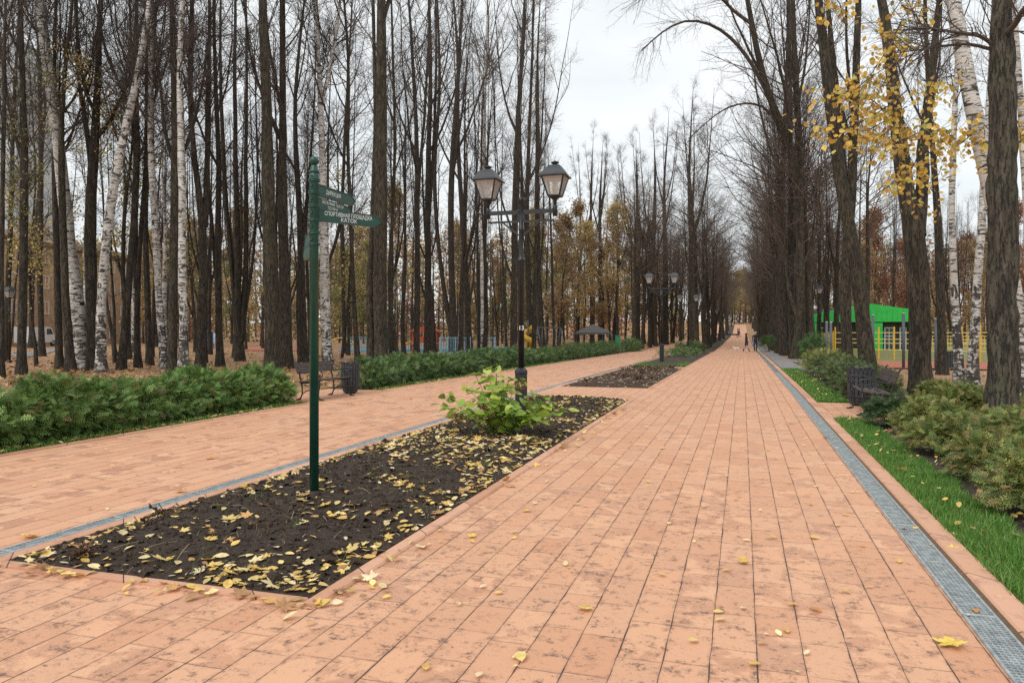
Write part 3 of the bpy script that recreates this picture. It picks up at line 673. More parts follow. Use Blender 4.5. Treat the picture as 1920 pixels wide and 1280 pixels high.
# ---------------------------------------------------------------- park lamps
def lantern(parent, x, z0):
    """square lantern standing on z0 at local x"""
    b = MB(); b.lathe([(.030, z0 - .10), (.034, z0 - .02), (.050, z0), (.085, z0 + .03), (.10, z0 + .05)], 12, (x, 0, 0)); q = math.pi / 4; k = math.sqrt(2)
    zb, zt = z0 + .05, z0 + .39; rb, rt = .104, .192
    b.lathe([(rb * k, zb - .01), (rb * k + .012, zb), (rb * k + .012, zb + .022), (rb * k - .01, zb + .024)], 4, (x, 0, 0), smooth=False, ph=q)
    for sx in (-1, 1):
        for sy in (-1, 1): b.bar((x + sx * rb, sy * rb, zb + .01), (x + sx * rt, sy * rt, zt), .022, .022)
    for sx, sy in ((1, 0), (-1, 0), (0, 1), (0, -1)):
        a = np.array([x + (rt if sx else -rt) * (sx or 1), (rt * sy if sy else -rt), zt]); e = a.copy()
        if sx: a = np.array([x + sx * rt, -rt, zt]); e = np.array([x + sx * rt, rt, zt])
        else: a = np.array([x - rt, sy * rt, zt]); e = np.array([x + rt, sy * rt, zt])
        b.bar(a, e, .02, .024)
    fr = b.build('lantern', M['iron'], parent)
    g = MB(); f = .93; V = []
    for zz_, r_ in ((zb + .02, rb), (zt - .01, rt)): V += [(x + sx * r_ * 1.0, sy * r_, zz_) for sx, sy in ((-1, -1), (1, -1), (1, 1), (-1, 1))]
    for i in range(4):
        j = (i + 1) % 4; quad = [V[i], V[j], V[4 + j], V[4 + i]]; g.add(quad, [(0, 1, 2, 3)])
    g.build('pane', M['glass'], fr)
    rf = MB(); rf.lathe([(.242 * k, zt - .005), (.242 * k, zt + .014), (.212 * k, zt + .035), (.155 * k, zt + .125), (.108 * k, zt + .185), (.096 * k, zt + .198), (.05, zt + .202)], 4, (x, 0, 0), smooth=False, ph=q)
    rf.lathe([(.040, zt + .195), (.040, zt + .228), (.062, zt + .236), (.075, zt + .252), (.072, zt + .26), (.034, zt + .264), (.030, zt + .278), (.012, zt + .284)], 14, (x, 0, 0)); rf.build('roof', M['iron_roof'], fr)
    i2 = MB(); i2.lathe([(.20 * k, zt - .014), (.12 * k, zt - .05), (.06, zt - .085), (.055, zt - .12)], 4, (x, 0, 0), smooth=False, ph=q); i2.build('reflector', M['beige'], fr)
    bl = MB(); bl.lathe([(.025, zt - .13), (.05, zt - .15), (.058, zt - .20), (.05, zt - .26), (.02, zt - .285)], 12, (x, 0, 0)); bl.build('bulb', M['bulb'], fr)
    return fr
M['iron_roof'] = paint('lantern_roof_grey', (.030, .034, .040), .45, .15, 8, bump=.1)
def park_lamp(pos, label, group, double=True):
    t = thing('street_lamp', label, 'street lamp', pos, 0, group)
    b = MB(); b.lathe([(.125, -.12), (.125, .03), (.118, .05), (.112, .07), (.112, .86), (.118, .88), (.120, .90), (.112, .935), (.085, .96), (.066, .975)], 8, smooth=False); b.build('plinth', M['iron'], t)
    b = MB(); b.lathe([(.058, .96), (.058, 2.86), (.066, 2.87), (.066, 2.90), (.045, 2.93), (.040, 2.95), (.040, 3.40), (.047, 3.41), (.047, 3.45), (.040, 3.46), (.040, 3.92), (.052, 3.93), (.052, 3.99), (.02, 4.0)], 16); b.build('pole', M['iron'], t)
    if double:
        for s in (-1, 1):
            a = MB(); a.box((s * .335, 0, 3.735), (.59, .05, .07)); a.box((s * .30, 0, 3.57), (.60, .04, .032)); a.box((s * .37, 0, 3.655), (.028, .028, .10)); a.box((s * .04, 0, 3.655), (.03, .05, .13)); a.bar((s * .34, 0, 3.56), (s * .05, 0, 3.33), .028, .028)
            a.lathe([(.042, 3.64), (.042, 3.80), (.032, 3.84)], 10, (s * .62, 0, 0)); a.build('arm', M['iron'], t)
            lantern(t, s * .62, 3.93)
    else: lantern(t, 0, 4.02)
    return t
def lamp_z(x, y): return float(gz(y)) + .02
p, d = at(977, 786)
L1 = park_lamp((p[0], p[1], p[2] - .06), 'black twin lantern street lamp numbered 13 behind the green bush', 'twin lantern lamps along the median')
X = basis(1, .05); lettering('13', .105, None, L1, np.cross(X, [0, 0, 1.]) * .0592 + np.array([0, 0, EYE + (HOR - 615) / F * d - p[2] + .06]), X, M['white'], .002, 'number')
for x, y, lab in [(-3.85, None, 'second twin lantern street lamp, in the grass patch past the middle bed'), (-4.0, 58.5, 'third twin lantern street lamp in front of a thick trunk'), (-3.75, 98, 'fourth twin lantern street lamp, far off among the median trunks'), (-3.8, 138, 'farthest twin lantern street lamp down the path')]:
    if y is None: y = 37.6; 
    park_lamp((x, y, lamp_z(x, y)), lab, 'twin lantern lamps along the median')
for (u, d, lab) in [(18, 37, 'single lantern lamp at the far left edge among dark trunks'), (1537, 47, 'single lantern lamp behind the right hand trees by the sports ground')]:
    x, y = cw((u - 960) / F * d, d); t1 = park_lamp((x, y, float(gz(y)) - (.85 if u < 100 else 0)), lab, 'single lantern lamps', False)
# ---------------------------------------------------------------- benches
def bench(loc, rz, label):
    """long axis local X, sits facing -Y"""
    t = thing('park_bench', label, 'bench', loc, rz, 'slatted park benches with iron ends')
    L = 1.55
    b = MB()
    for i in range(5): b.box((0, -.20 + i * .098, .435 + (.012 if i in (0,) else 0) - .006 * i), (L, .085, .032), bev=.006)
    b.build('seat', M['slat'], t)
    b = MB(); th = R(20); up = np.array([0, math.sin(th), math.cos(th)]); nn = np.array([0, -math.cos(th), math.sin(th)])
    for i in range(2): b.box(np.array([0, .265, .62]) + up * (.035 + i * .125), (L, .115, .03), ax=np.array([[1, 0, 0], up, nn]), bev=.006)
    b.build('backrest', M['slat'], t)
    for s in (-1, 1):
        x = s * (L / 2 - .10); c = MB()
        P = lambda pts: [(x, y, z) for y, z in pts]
        def arc(cy, cz, r0, r1, a0, a1, n=16): return [(cy + (r0 + (r1 - r0) * k) * math.cos(a0 + (a1 - a0) * k), cz + (r0 + (r1 - r0) * k) * math.sin(a0 + (a1 - a0) * k)) for k in np.linspace(0, 1, n)]
        c.tube(P([(-.30, .015), (-.235, .03), (-.215, .10), (-.225, .22), (-.25, .34), (-.245, .42)]), [.022, .018, .016, .017, .019, .018])
        c.tube(P([(.30, .015), (.24, .04), (.20, .14), (.20, .28), (.225, .42), (.28, .60), (.34, .77), (.375, .86), (.41, .88)]), [.022, .018, .016, .017, .019, .018, .017, .016, .018])
        c.tube(P([(-.25, .405), (0, .39), (.22, .375)]), .016)
        c.tube(P([(-.22, .12), (-.1, .20), (0, .225), (.1, .20), (.2, .13)]), .012)
        c.box((x, -.30, .010), (.06, .10, .02)); c.box((x, .30, .010), (.06, .10, .02))
        f = c.build('side_frame', M['iron'], t)
        a = MB(); a.tube(P([(.285, .635), (.20, .605), (.10, .61), (-.02, .645), (-.14, .675), (-.24, .67), (-.305, .63), (-.325, .575), (-.30, .535)] + arc(-.265, .555, .04, .012, R(210), R(520))), [.016] * 8 + [.013] + [.011] * 16)
        a.tube(P([(-.245, .42), (-.26, .48), (-.22, .55), (-.15, .575)] + arc(-.12, .535, .045, .01, R(110), R(-330))), .011)
        a.tube(P(arc(.02, .53, .07, .015, R(200), R(640), 24)), .010); a.build('armrest', M['iron'], f)
    return t
bench((-9.28, 15.2, float(gz(15.2)) + .004), R(90), 'dark slatted bench with iron ends beside the left path')
bench((2.36, 15.6, float(gz(15.6)) + .004), R(-90), 'dark slatted bench with scrolled armrests beside the right path')
# ---------------------------------------------------------------- litter bins
def bin_(loc, label, rr, hh, flare):
    t = thing('litter_bin', label, 'litter bin', loc, rng.uniform(0, .3), 'slatted black litter bins')
    n = 20; b = MB()
    for i in range(n):
        a = 2 * math.pi * i / n; top = hh * (1 - .035 * (i % 2) - .02 * ((i * 7) % 3)); w = 2 * math.pi * rr / n * .86; c, s = math.cos(a), math.sin(a)
        prof = [(.0, -.03), (.15, .0), (.5, .03), (.8, .02), (.94, flare * .6), (1.0, flare)]
        for (k0, o0), (k1, o1) in zip(prof[:-1], prof[1:]):
            A = np.array([(rr + o0) * c, (rr + o0) * s, .03 + k0 * (top - .03)]); B = np.array([(rr + o1) * c, (rr + o1) * s, .03 + k1 * (top - .03)])
            tng = np.array([-s, c, 0]); nn = np.array([c, s, 0])
            V = [A - tng * w / 2 - nn * .009, A + tng * w / 2 - nn * .009, A + tng * w / 2 + nn * .009, A - tng * w / 2 + nn * .009]; V += [B - tng * w / 2 - nn * .009, B + tng * w / 2 - nn * .009, B + tng * w / 2 + nn * .009, B - tng * w / 2 + nn * .009]
            b.add(V, [(0, 1, 5, 4), (1, 2, 6, 5), (2, 3, 7, 6), (3, 0, 4, 7)] + ([(4, 5, 6, 7)] if k1 == 1.0 else []))
    b.build('slat_body', M['slat_black'], t)
    b = MB(); b.lathe([(rr * .8, .05), (rr * .86, hh * .88), (rr * .80, hh * .88), (rr * .74, .08)], 18); b.build('liner', M['rubber'], t)
    b = MB(); b.lathe([(rr + .035, hh * .22), (rr + .038, hh * .25)], 20); b.build('band', M['iron'], t); b = MB(); b.lathe([(rr + .042, hh * .72), (rr + .045, hh * .75)], 20); b.build('band', M['iron'], t)
    b = MB(); b.lathe([(rr * .7, 0), (rr * .7, .05)], 14); b.build('foot', M['iron'], t)
bin_((-9.34, 16.42, float(gz(16.4)) + .004), 'round black slatted litter bin at the end of the left bench', .19, .80, .03)
bin_((2.38, 17.0, float(gz(17)) + .004), 'round black slatted litter bin behind the right bench', .24, .83, .05)
# ---------------------------------------------------------------- people and the dog
def skinned(name, joints, bones, mats, paint_fn, parent=None, loc=(0, 0, 0), rz=0, sub=2):
    me = bpy.data.meshes.new(name); me.from_pydata([j[:3] for j in joints], bones, [])
    o = bpy.data.objects.new(name, me); COL.objects.link(o)
    md = o.modifiers.new('s', 'SKIN'); md.use_smooth_shade = True
    for i, j in enumerate(joints):
        sv = me.skin_vertices[0].data[i]; rr = j[3]; sv.radius = (rr, j[4] if len(j) > 4 else rr); sv.use_root = (i == 0)
    s2 = o.modifiers.new('u', 'SUBSURF'); s2.levels = sub; s2.render_levels = sub
    bpy.context.view_layer.update(); m2 = bpy.data.meshes.new_from_object(o.evaluated_get(bpy.context.evaluated_depsgraph_get()))
    bpy.data.objects.remove(o); m2.materials.clear()
    for mm in mats: m2.materials.append(mm)
    for f in m2.polygons: f.material_index = paint_fn(f.center); f.use_smooth = True
    r = link(name, m2, parent, loc); r.rotation_euler = (0, 0, rz); return r
def person(loc, rz, H, label, top, legs, boots, hair, stride=.2, coat=.5, group=None, arm=.15, longhair=False):
    """faces local -Y; stride swings the legs"""
    k = H / 1.7; s = stride
    J = [(0, 0, .92, .135, .105), (0, 0, 1.10, .125, .095), (0, 0, 1.30, .155, .105), (0, 0, 1.43, .10, .075), (0, -.01, 1.50, .052), (0, -.02, 1.56, .070, .080), (0, -.025, 1.63, .082, .098), (0, -.015, 1.69, .05, .06)]
    Bn = [(0, 1), (1, 2), (2, 3), (3, 4), (4, 5), (5, 6), (6, 7)]
    for sg in (-1, 1):
        q = len(J); f = -sg * s
        J += [(sg * .10, -f * .1, .86, .10), (sg * .105, -f * .5 - .02, .48, .062), (sg * .105, -f + (.05 if f < 0 else 0), .09, .043), (sg * .11, -f - .11 + (.05 if f < 0 else 0), .035, .038)]
        Bn += [(0, q), (q, q + 1), (q + 1, q + 2), (q + 2, q + 3)]
        q = len(J); g = sg * arm
        J += [(sg * .20, 0, 1.40, .062), (sg * .255, g * .5 + .03, 1.14, .046), (sg * .25, g - .05, .90, .034), (sg * .245, g * 1.15 - .08, .81, .036), (sg * .24, g * 1.2 - .09, .74, .022)]
        Bn += [(3, q), (q, q + 1), (q + 1, q + 2), (q + 2, q + 3), (q + 3, q + 4)]
    J = [(a * k, b * k, c * k, *[e * k for e in r]) for a, b, c, *r in J]
    def pf(c):
        z = c[2] / k
        if z > 1.49: return 3
        if abs(c[0]) / k > .19 and z < .87: return 3
        if z > coat or abs(c[0]) / k > .19: return 0
        if z > .30: return 1
        return 2
    t = tag(skinned('person', J, Bn, [top, legs, boots, M['skin']], pf, None, loc, rz), label, 'person', group)
    b = MB(); b.lathe([(.02 * k, 1.755 * k), (.075 * k, 1.74 * k), (.103 * k, 1.69 * k), (.106 * k, 1.63 * k), (.098 * k, 1.58 * k), (.07 * k, (1.42 if longhair else 1.54) * k)], 14, (0, .018 * k, 0)); b.build('hair', hair, t)
    if coat < .8:
        b = MB(); b.lathe([(.22 * k, coat * k), (.19 * k, .75 * k), (.155 * k, .95 * k), (.15 * k, 1.1 * k), (.165 * k, 1.3 * k), (.12 * k, 1.43 * k)], 16); 
        b.V[0] = b.V[0] * [1, .78, 1]; b.build('coat', top, t)
    return t
def dloc(u, d, dz=0): 
    x, y = cw((u - 960) / F * d, d); return (x, y, float(gz(y)) + dz)
person(dloc(1399.5, 66), R(75), 1.62, 'woman in a dark brown coat and pale trousers walking a white dog', M['coat_brown'], M['grey_cloth'], M['boot'], M['hair_dark'], .30, .62, 'couple walking with a dog', .2, True)
person(dloc(1416.5, 66), R(5), 1.74, 'grey haired man in a navy jacket and jeans beside the woman', M['coat_navy'], M['jeans'], M['boot'], M['hair_grey'], .12, .86, 'couple walking with a dog', .1)
J = [(0, 0, .30, .095), (0, -.17, .31, .10), (0, .16, .31, .085), (0, -.27, .38, .06), (0, -.33, .44, .065), (0, -.42, .42, .03), (0, .27, .38, .03), (0, .33, .46, .02)]; Bn = [(0, 1), (0, 2), (1, 3), (3, 4), (4, 5), (2, 6), (6, 7)]
for sg in (-1, 1):
    q = len(J); J += [(sg * .06, -.17, .20, .045), (sg * .06, -.16 + .03 * sg, .10, .028), (sg * .06, -.18 + .05 * sg, .02, .026)]; Bn += [(1, q), (q, q + 1), (q + 1, q + 2)]
    q = len(J); J += [(sg * .06, .16, .22, .05), (sg * .06, .21, .12, .028), (sg * .06, .17 - .04 * sg, .02, .026)]; Bn += [(2, q), (q, q + 1), (q + 1, q + 2)]
    q = len(J); J += [(sg * .05, -.31, .49, .022)]; Bn += [(4, q)]
tag(skinned('dog', J, Bn, [M['fur']], lambda c: 0, None, dloc(1381, 66), R(-62)), 'small white dog standing on the right path', 'dog')
person(dloc(1386, 150), R(90), 1.7, 'distant walker in dark clothes near the left edge of the right path', M['coat_brown'], M['boot'], M['boot'], M['hair_dark'], .2, .8, 'distant walkers')
person(dloc(1383.5, 152), R(80), 1.7, 'distant walker in a black jacket beside the dark one', M['coat_navy'], M['jeans'], M['boot'], M['hair_dark'], .2, .8, 'distant walkers')
for u, m1 in ((1385, 'coat_navy'), (1390, 'grey_cloth'), (1394, 'coat_brown')):
    person(dloc(u, 246), R(u * 7), 1.7, 'tiny walker at the far end of the path', M[m1], M['boot'], M['boot'], M['hair_dark'], .2, .8, 'walkers at the path end')
# ---------------------------------------------------------------- buildings
FR = basis(0, 1); RT = basis(1, 0)
def W(X, d, z=0): x, y = cw(X, d); return np.array([x, y, z])
ROT = math.atan2(RT[1], RT[0])      # local X = camera right, local Y = camera forward
def window(parent, c, w, h, face, kids=[]):
    """face '+x' or '-y' in the building's local frame"""
    f = MB(); th = .12
    if face == '-y':
        for sx in (-1, 1): f.box((sx * (w / 2 - .04), 0, 0), (.08, th, h))
        for sz in (-1, 1): f.box((0, 0, sz * (h / 2 - .04)), (w - .16, th, .08))
        f.box((0, .01, 0), (.06, th * .8, h - .16))
    else:
        for sx in (-1, 1): f.box((0, sx * (w / 2 - .04), 0), (th, .08, h))
        for sz in (-1, 1): f.box((0, 0, sz * (h / 2 - .04)), (th, w - .16, .08))
        f.box((-.01, 0, 0), (th * .8, .06, h - .16))
    if not kids:
        g = MB(); g.box((0, .03, 0), (w - .17, .02, h - .17)) if face == '-y' else g.box((-.03, 0, 0), (.02, w - .17, h - .17))
        kids += [f.mesh('window', M['win_frame']), g.mesh('pane', M['pane'])]
    o = link('window', kids[0], parent, c); link('pane', kids[1], o); return o
def house(name, label, cat, X, d, sx, sy, sz, wall, face, cols, rows, ww, wh, roof):
    x, y = cw(X, d); t = thing(name, label, cat, (x, y, float(gz(y)) - .2), ROT)
    b = MB(); b.box((0, 0, sz / 2), (sx, sy, sz)); b.build('wall', wall, t)
    r = MB()
    if roof: r.box((0, 0, sz + .15), (sx + 1.0, sy + 1.0, .35)); r.add([(-sx / 2 - .5, -sy / 2 - .5, sz + .33), (sx / 2 + .5, -sy / 2 - .5, sz + .33), (sx / 2 + .5, sy / 2 + .5, sz + .33), (-sx / 2 - .5, sy / 2 + .5, sz + .33), (0, -sy / 2 + 1, sz + 2.2), (0, sy / 2 - 1, sz + 2.2)], [(0, 1, 4), (1, 2, 5, 4), (2, 3, 5), (3, 0, 4, 5)])
    else: r.box((0, 0, sz + .3), (sx + .3, sy + .3, .6))
    r.build('roof', M['roof_brown'] if roof else M['concrete'], t)
    kids = []
    for i in range(cols):
        for j in range(rows):
            zz_ = sz * (j + .55) / rows
            c = (sx / 2 + .01, -sy / 2 + sy * (i + .5) / cols, zz_) if face == '+x' else (-sx / 2 + sx * (i + .5) / cols, -sy / 2 - .01, zz_)
            window(t, c, ww, wh, face, kids)
    return t
house('apartment_house', 'tan brick apartment house with white windows behind the left trees', 'building', -64, 98, 12, 46, 12.6, M['brick'], '+x', 15, 4, 1.5, 1.6, True)
house('apartment_tower', 'pale grey apartment tower rising over the trees at the left edge', 'building', -118, 172, 16, 16, 66, M['concrete'], '-y', 4, 20, 1.8, 1.5, False)
# van by the apartment house
x, y = cw(-54, 84); t = thing('parked_van', 'white van parked before the brick house, behind the left trunks', 'van', (x, y, float(gz(y))), ROT + R(90))
b = MB(); b.prism([(-2.4, .45), (2.5, .45), (2.55, 1.1), (1.75, 1.35), (1.2, 2.15), (-2.4, 2.2)], (0, 0, 0), (1, 0, 0), (0, 0, 1), (0, 1, 0), 1.9); b.build('body', M['vanwhite'], t)
b = MB()
for s in (-1, 1): b.prism([(.35, 1.35), (1.55, 1.38), (1.1, 2.0), (.35, 2.0)], (0, s * .952, 0), (1, 0, 0), (0, 0, 1), (0, 1, 0), .01)
b.build('side_window', M['pane'], t)
for sx in (-1.5, 1.6):
    for sy in (-.85, .85):
        b = MB(); b.tube([(sx, sy - .1, .36), (sx, sy + .1, .36)], .36, 18); w_ = b.build('wheel', M['rubber'], t)
        b = MB(); b.tube([(sx, sy - .11, .36), (sx, sy + .11, .36)], .2, 14); b.build('rim', M['zinc'], w_)
# green pavilion
d0 = 72; k0 = d0 / F
def gx(u): return (u - 1632) * k0
def gzv(v): return EYE + (HOR - v) * k0 + .42
x, y = cw((1632 - 960) * k0, d0); t = thing('sports_pavilion', 'bright green pavilion with sloping roofline beyond the sports ground', 'building', (x, y, float(gz(y)) - .02), ROT)
b = MB(); b.prism([(gx(1528), -.1), (gx(1714), -.1), (gx(1714), gzv(583)), (gx(1632), gzv(571)), (gx(1528), gzv(590))], (0, 5.2, 0), (1, 0, 0), (0, 0, 1), (0, 1, 0), 8.4); b.build('wall', M['dark'], t)
b = MB(); b.prism([(gx(1524), gzv(604)), (gx(1718), gzv(602.5)), (gx(1718), gzv(581)), (gx(1632), gzv(569)), (gx(1524), gzv(590))], (0, .3, 0), (1, 0, 0), (0, 0, 1), (0, 1, 0), .9); b.build('fascia', M['lime'], t)
for u0, u1 in ((1524, 1531), (1628, 1654), (1712, 1718)):
    b = MB(); b.box(((gx(u0) + gx(u1)) / 2, .3, gzv(604) / 2 - .15), (gx(u1) - gx(u0), .8, gzv(604) + .2)); b.build('pillar', M['lime'], t)
b = MB(); 
for i in range(18): b.box((gx(1532) + i * .52, -.165, gzv(590)), (.03, .02, (gzv(570) - gzv(604)) * .55))
b.build('cladding_seam', M['lime'], t)
for u0, u1 in ((1668, 1684), (1697, 1708), (1545, 1562)):
    c = (gx(u0) + gx(u1)) / 2; w_ = gx(u1) - gx(u0); h = gzv(614)
    b = MB()
    for s in (-1, 1): b.box((c + s * w_ / 2, .95, h / 2), (.09, .1, h))
    b.box((c, .95, h), (w_ + .09, .1, .09)); b.box((c, .95, h * .62), (w_ - .09, .08, .06)); b.box((c, .95, h / 2), (.06, .09, h - .1)); o = b.build('door', M['win_frame'], t)
    b = MB(); b.box((c, .97, h / 2), (w_ - .1, .02, h - .1)); b.build('pane', M['pane'], o)
# ---------------------------------------------------------------- sports ground on the right
q = [at(1440, 668)[0], at(1560, 691)[0], at(1890, 697)[0], at(2300, 699)[0]]
quadsheet('sports_rubber_surface', [at(1545, 688)[0], at(2150, 698)[0], at(2100, 681)[0], at(1520, 677)[0]], .02, M['rubber_red'])
quadsheet('sports_path', [at(1470, 676)[0], at(1545, 688)[0], at(1575, 673)[0], at(1500, 664)[0]], .012, M['grey_path'])
quadsheet('sports_turf', [at(1520, 677)[0], at(2100, 681)[0], at(1990, 648)[0], at(1500, 646)[0]], .008, M['turf'])
for u, v, vt, lab in [(1550, 678, 604, 'grey round post left of its close twin by the sports ground'), (1558, 679, 605, 'grey round post right of its close twin by the sports ground'), (1637, 684, 591, 'grey round post just right of the leaning dark trunk'), (1694, 690, 588, 'lone grey post standing clear before the green pavilion'), (1755, 694, 598, 'grey round post between the mossy trunk and the dark one')]:
    p, d = at(u, v); t = thing('exercise_post', lab, 'post', p, 0, 'grey posts of the exercise ground'); h = EYE + (HOR - vt) / F * d - p[2]
    b = MB(); b.lathe([(.062, -.1), (.062, h)], 14); b.build('shaft', M['greypost'], t); b = MB(); b.lathe([(.066, h - .01), (.066, h + .02), (.03, h + .045)], 14); b.build('cap', M['zinc'], t); b = MB(); b.lathe([(.11, -.02), (.11, .02), (.07, .03)], 14); b.build('base_plate', M['greypost'], t)
def rail_fence(name, label, a, b_, n, H, mp, mr, rails, pick=0, pw=.07, rw=.05, group=None):
    a = np.asarray(a, float); b_ = np.asarray(b_, float); t = thing(name, label, 'fence', a, 0, group); v = b_ - a; L = np.linalg.norm(v[:2])
    def g(s, z): 
        q = v * s; y = a[1] + q[1]; return np.array([q[0], q[1], float(gz(y)) - a[2] + z])
    for i in range(n + 1):
        b = MB(); b.bar(g(i / n, -.1), g(i / n, H), pw, pw); b.build('post', mp, t)
    for z in rails:
        b = MB()
        for i in range(n): b.bar(g(i / n, z * H), g((i + 1) / n, z * H), rw, rw)
        b.build('rail', mr, t)
    if pick:
        b = MB(); m_ = int(L / pick)
        for i in range(m_): b.bar(g((i + .5) / m_, rails[0] * H), g((i + .5) / m_, rails[-1] * H), rw * .55, rw * .55)
        b.build('pickets', mr, t)
    return t
rail_fence('court_fence', 'long yellow railing fence before the green pavilion', at(1566, 671)[0], at(1990, 683)[0], 13, 1.95, M['yellow'], M['paleyellow'], (.30, .5, .62, .82), 0, .085, .045)
rail_fence('court_fence', 'yellow barred fence running back beside the grey posts', at(1566, 671)[0] + [-.1, .1, 0], at(1538, 654)[0], 7, 1.7, M['yellow'], M['paleyellow'], (.12, .55, .95), .16, .08, .05)
rail_fence('court_fence', 'pale yellow barred fence along the back of the sports turf', at(1590, 654)[0], at(1960, 657)[0], 16, 1.4, M['yellow'], M['paleyellow'], (.1, .5, .95), .22, .08, .06)
p, d = at(1776, 692); t = thing('litter_bin', 'square dark slatted bin at the edge of the red sports surface', 'litter bin', p, .2); b = MB()
for i in range(6): b.box((-.25 + i * .1, -.25, .42), (.08, .03, .72)); b.box((-.25 + i * .1, .25, .42), (.08, .03, .72))
for i in range(5): b.box((-.28, -.2 + i * .1, .42), (.03, .08, .72)); b.box((.28, -.2 + i * .1, .42), (.03, .08, .72))
b.build('slat_body', M['slat_black'], t); b = MB(); b.box((0, 0, .4), (.46, .40, .6)); b.build('liner', M['rubber'], t)
# teal booth
p, d = at(1498, 661); t = thing('teal_booth', 'teal booth glimpsed between the trunks of the right row', 'booth', p, ROT + .3); b = MB()
b.prism([(-.75, -.8), (.75, -.8), (.75, .5), (.55, .78), (.2, .9), (-.2, .9), (-.55, .78), (-.75, .5)], (0, 0, 1.15), (1, 0, 0), (0, -1, 0), (0, 0, 1), 2.3); b.build('wall', M['teal'], t)
b = MB(); b.box((0, .0, 2.36), (1.66, 1.8, .1), bev=.03); b.build('roof', M['teal'], t); b = MB(); b.box((.1, -.9, 1.0), (.62, .06, 1.7), bev=.02); o = b.build('door', M['ltblue'], t); b = MB(); b.box((.33, -.95, 1.0), (.04, .05, .16)); b.build('handle', M['zinc'], o)
# ---------------------------------------------------------------- playground on the left
quadsheet('playground_blue_surface', [at(635, 658)[0], at(1015, 657)[0], at(1015, 650)[0], at(640, 650)[0]], .012, M['rubber_blue'])
quadsheet('playground_orange_surface', [at(1000, 655)[0], at(1110, 653)[0], at(1100, 645)[0], at(1010, 646)[0]], .016, M['rubber_red'])
quadsheet('playground_orange_surface', [at(440, 657)[0], at(560, 657)[0], at(560, 649)[0], at(440, 649)[0]], .016, M['rubber_red'])
quadsheet('grey_wood_path', [at(-40, 672)[0], at(62, 669)[0], at(118, 655)[0], at(98, 653)[0]], .012, M['grey_path'])
DP = 55.0; KP = DP / F
for u0, u1, lab in [(655, 692, 'pale blue bar fence left of the mossy forked trunk'), (826, 882, 'pale blue bar fence panel between two dark trunks'), (912, 928, 'short pale blue fence panel just right of the slim birch')]:
    a = np.array(dloc(u0, DP)); c = np.array(dloc(u1, DP)); rail_fence('playground_fence', lab, a, c, max(1, int((u1 - u0) / 14)), 1.25, M['ltblue'], M['ltblue'], (.08, .96), .13, .07, .05, 'pale blue playground fences')
a = np.array(dloc(745, 66)); c = np.array(dloc(975, 66)); rail_fence('ball_court_fence', 'tall black mesh fence behind the playground', a, c, 9, 3.9, M['iron'], M['iron'], (.02, .25, .5, .75, .985), .22, .09, .035)
def local(u, d): x, y = cw((u - 960) / F * d, d); return x, y, float(gz(y))
# play tower
x, y, z = local(797, 60); t = thing('play_tower', 'red and orange play tower with a yellow slide', 'play tower', (x, y, z), ROT); t.scale = (.8, .8, .72)
for sx in (-1.2, 0, 1.2):
    for sy in (-.7, .7): b = MB(); b.box((sx, sy, 1.15), (.12, .12, 2.3)); b.build('post', M['orange'], t)
b = MB(); b.box((0, 0, 1.0), (2.6, 1.6, .1)); b.build('deck', M['ltblue'], t)
for sx, mm in ((-.6, 'orange'), (.6, 'yellow')): b = MB(); b.box((sx, -.78, 1.4), (1.05, .05, .7), bev=.02); b.build('panel', M[mm], t)
b = MB(); b.prism([(-1.5, 0), (1.5, 0), (.8, .55), (-.8, .55)], (0, 0, 2.3), (1, 0, 0), (0, 0, 1), (0, 1, 0), 1.8); b.build('roof', M['orange'], t)
b = MB(); n = 12
for s in (-.28, .28):
    b.tube([(-1.25 - 2.0 * k, -.4 + s, 1.15 - 1.0 * (k ** .9) + .12) for k in np.linspace(0, 1, n)], .06, 8)
for k in np.linspace(0, 1, 20)[:-1]: b.bar((-1.25 - 2.0 * k, -.4, 1.15 - 1.0 * k ** .9), (-1.25 - 2.0 * (k + .053), -.4, 1.15 - 1.0 * (k + .053) ** .9), .54, .04)
b.build('slide', M['yellow'], t)
# arched climber and spiral tube
x, y, z = local(640, 58); t = thing('arched_climber', 'yellow green arched climbing frame left of the pale blue fence', 'climbing frame', (x, y, z), ROT); 
for s in (-.45, .45):
    b = MB(); b.tube([(1.1 * math.cos(a), s, 1.15 * math.sin(a)) for a in np.linspace(0, math.pi, 16)], .05); b.build('arch', M['paleyellow'], t)
b = MB()
for a in np.linspace(.2, math.pi - .2, 9): b.tube([(1.1 * math.cos(a), -.45, 1.15 * math.sin(a)), (1.1 * math.cos(a), .45, 1.15 * math.sin(a))], .03)
b.build('rungs', M['bin_green'], t)
x, y, z = local(990, 58); t = thing('spiral_slide', 'yellow spiral tube slide standing just right of the front lamp', 'slide', (x, y, z), ROT); b = MB()
b.tube([(.38 * math.cos(a), .38 * math.sin(a), 2.0 - a * .20) for a in np.linspace(0, 9.2, 50)], .24, 10); b.build('tube', M['yellow'], t); b = MB(); b.lathe([(.06, 0), (.06, 2.5), (.02, 2.55)], 10); b.build('pole', M['greypost'], t)
x, y, z = local(1030, 60); t = thing('swing', 'dark A frame swing between bare trunks beyond the left hedge', 'swing', (x, y, z), ROT + .5)
for s in (-1.1, 1.1):
    for q in (-.7, .7): b = MB(); b.tube([(s, q, 0), (s, 0, 2.0)], .045); b.build('leg', M['greypost'], t)
b = MB(); b.tube([(-1.1, 0, 2.0), (1.1, 0, 2.0)], .045); b.build('beam', M['greypost'], t)
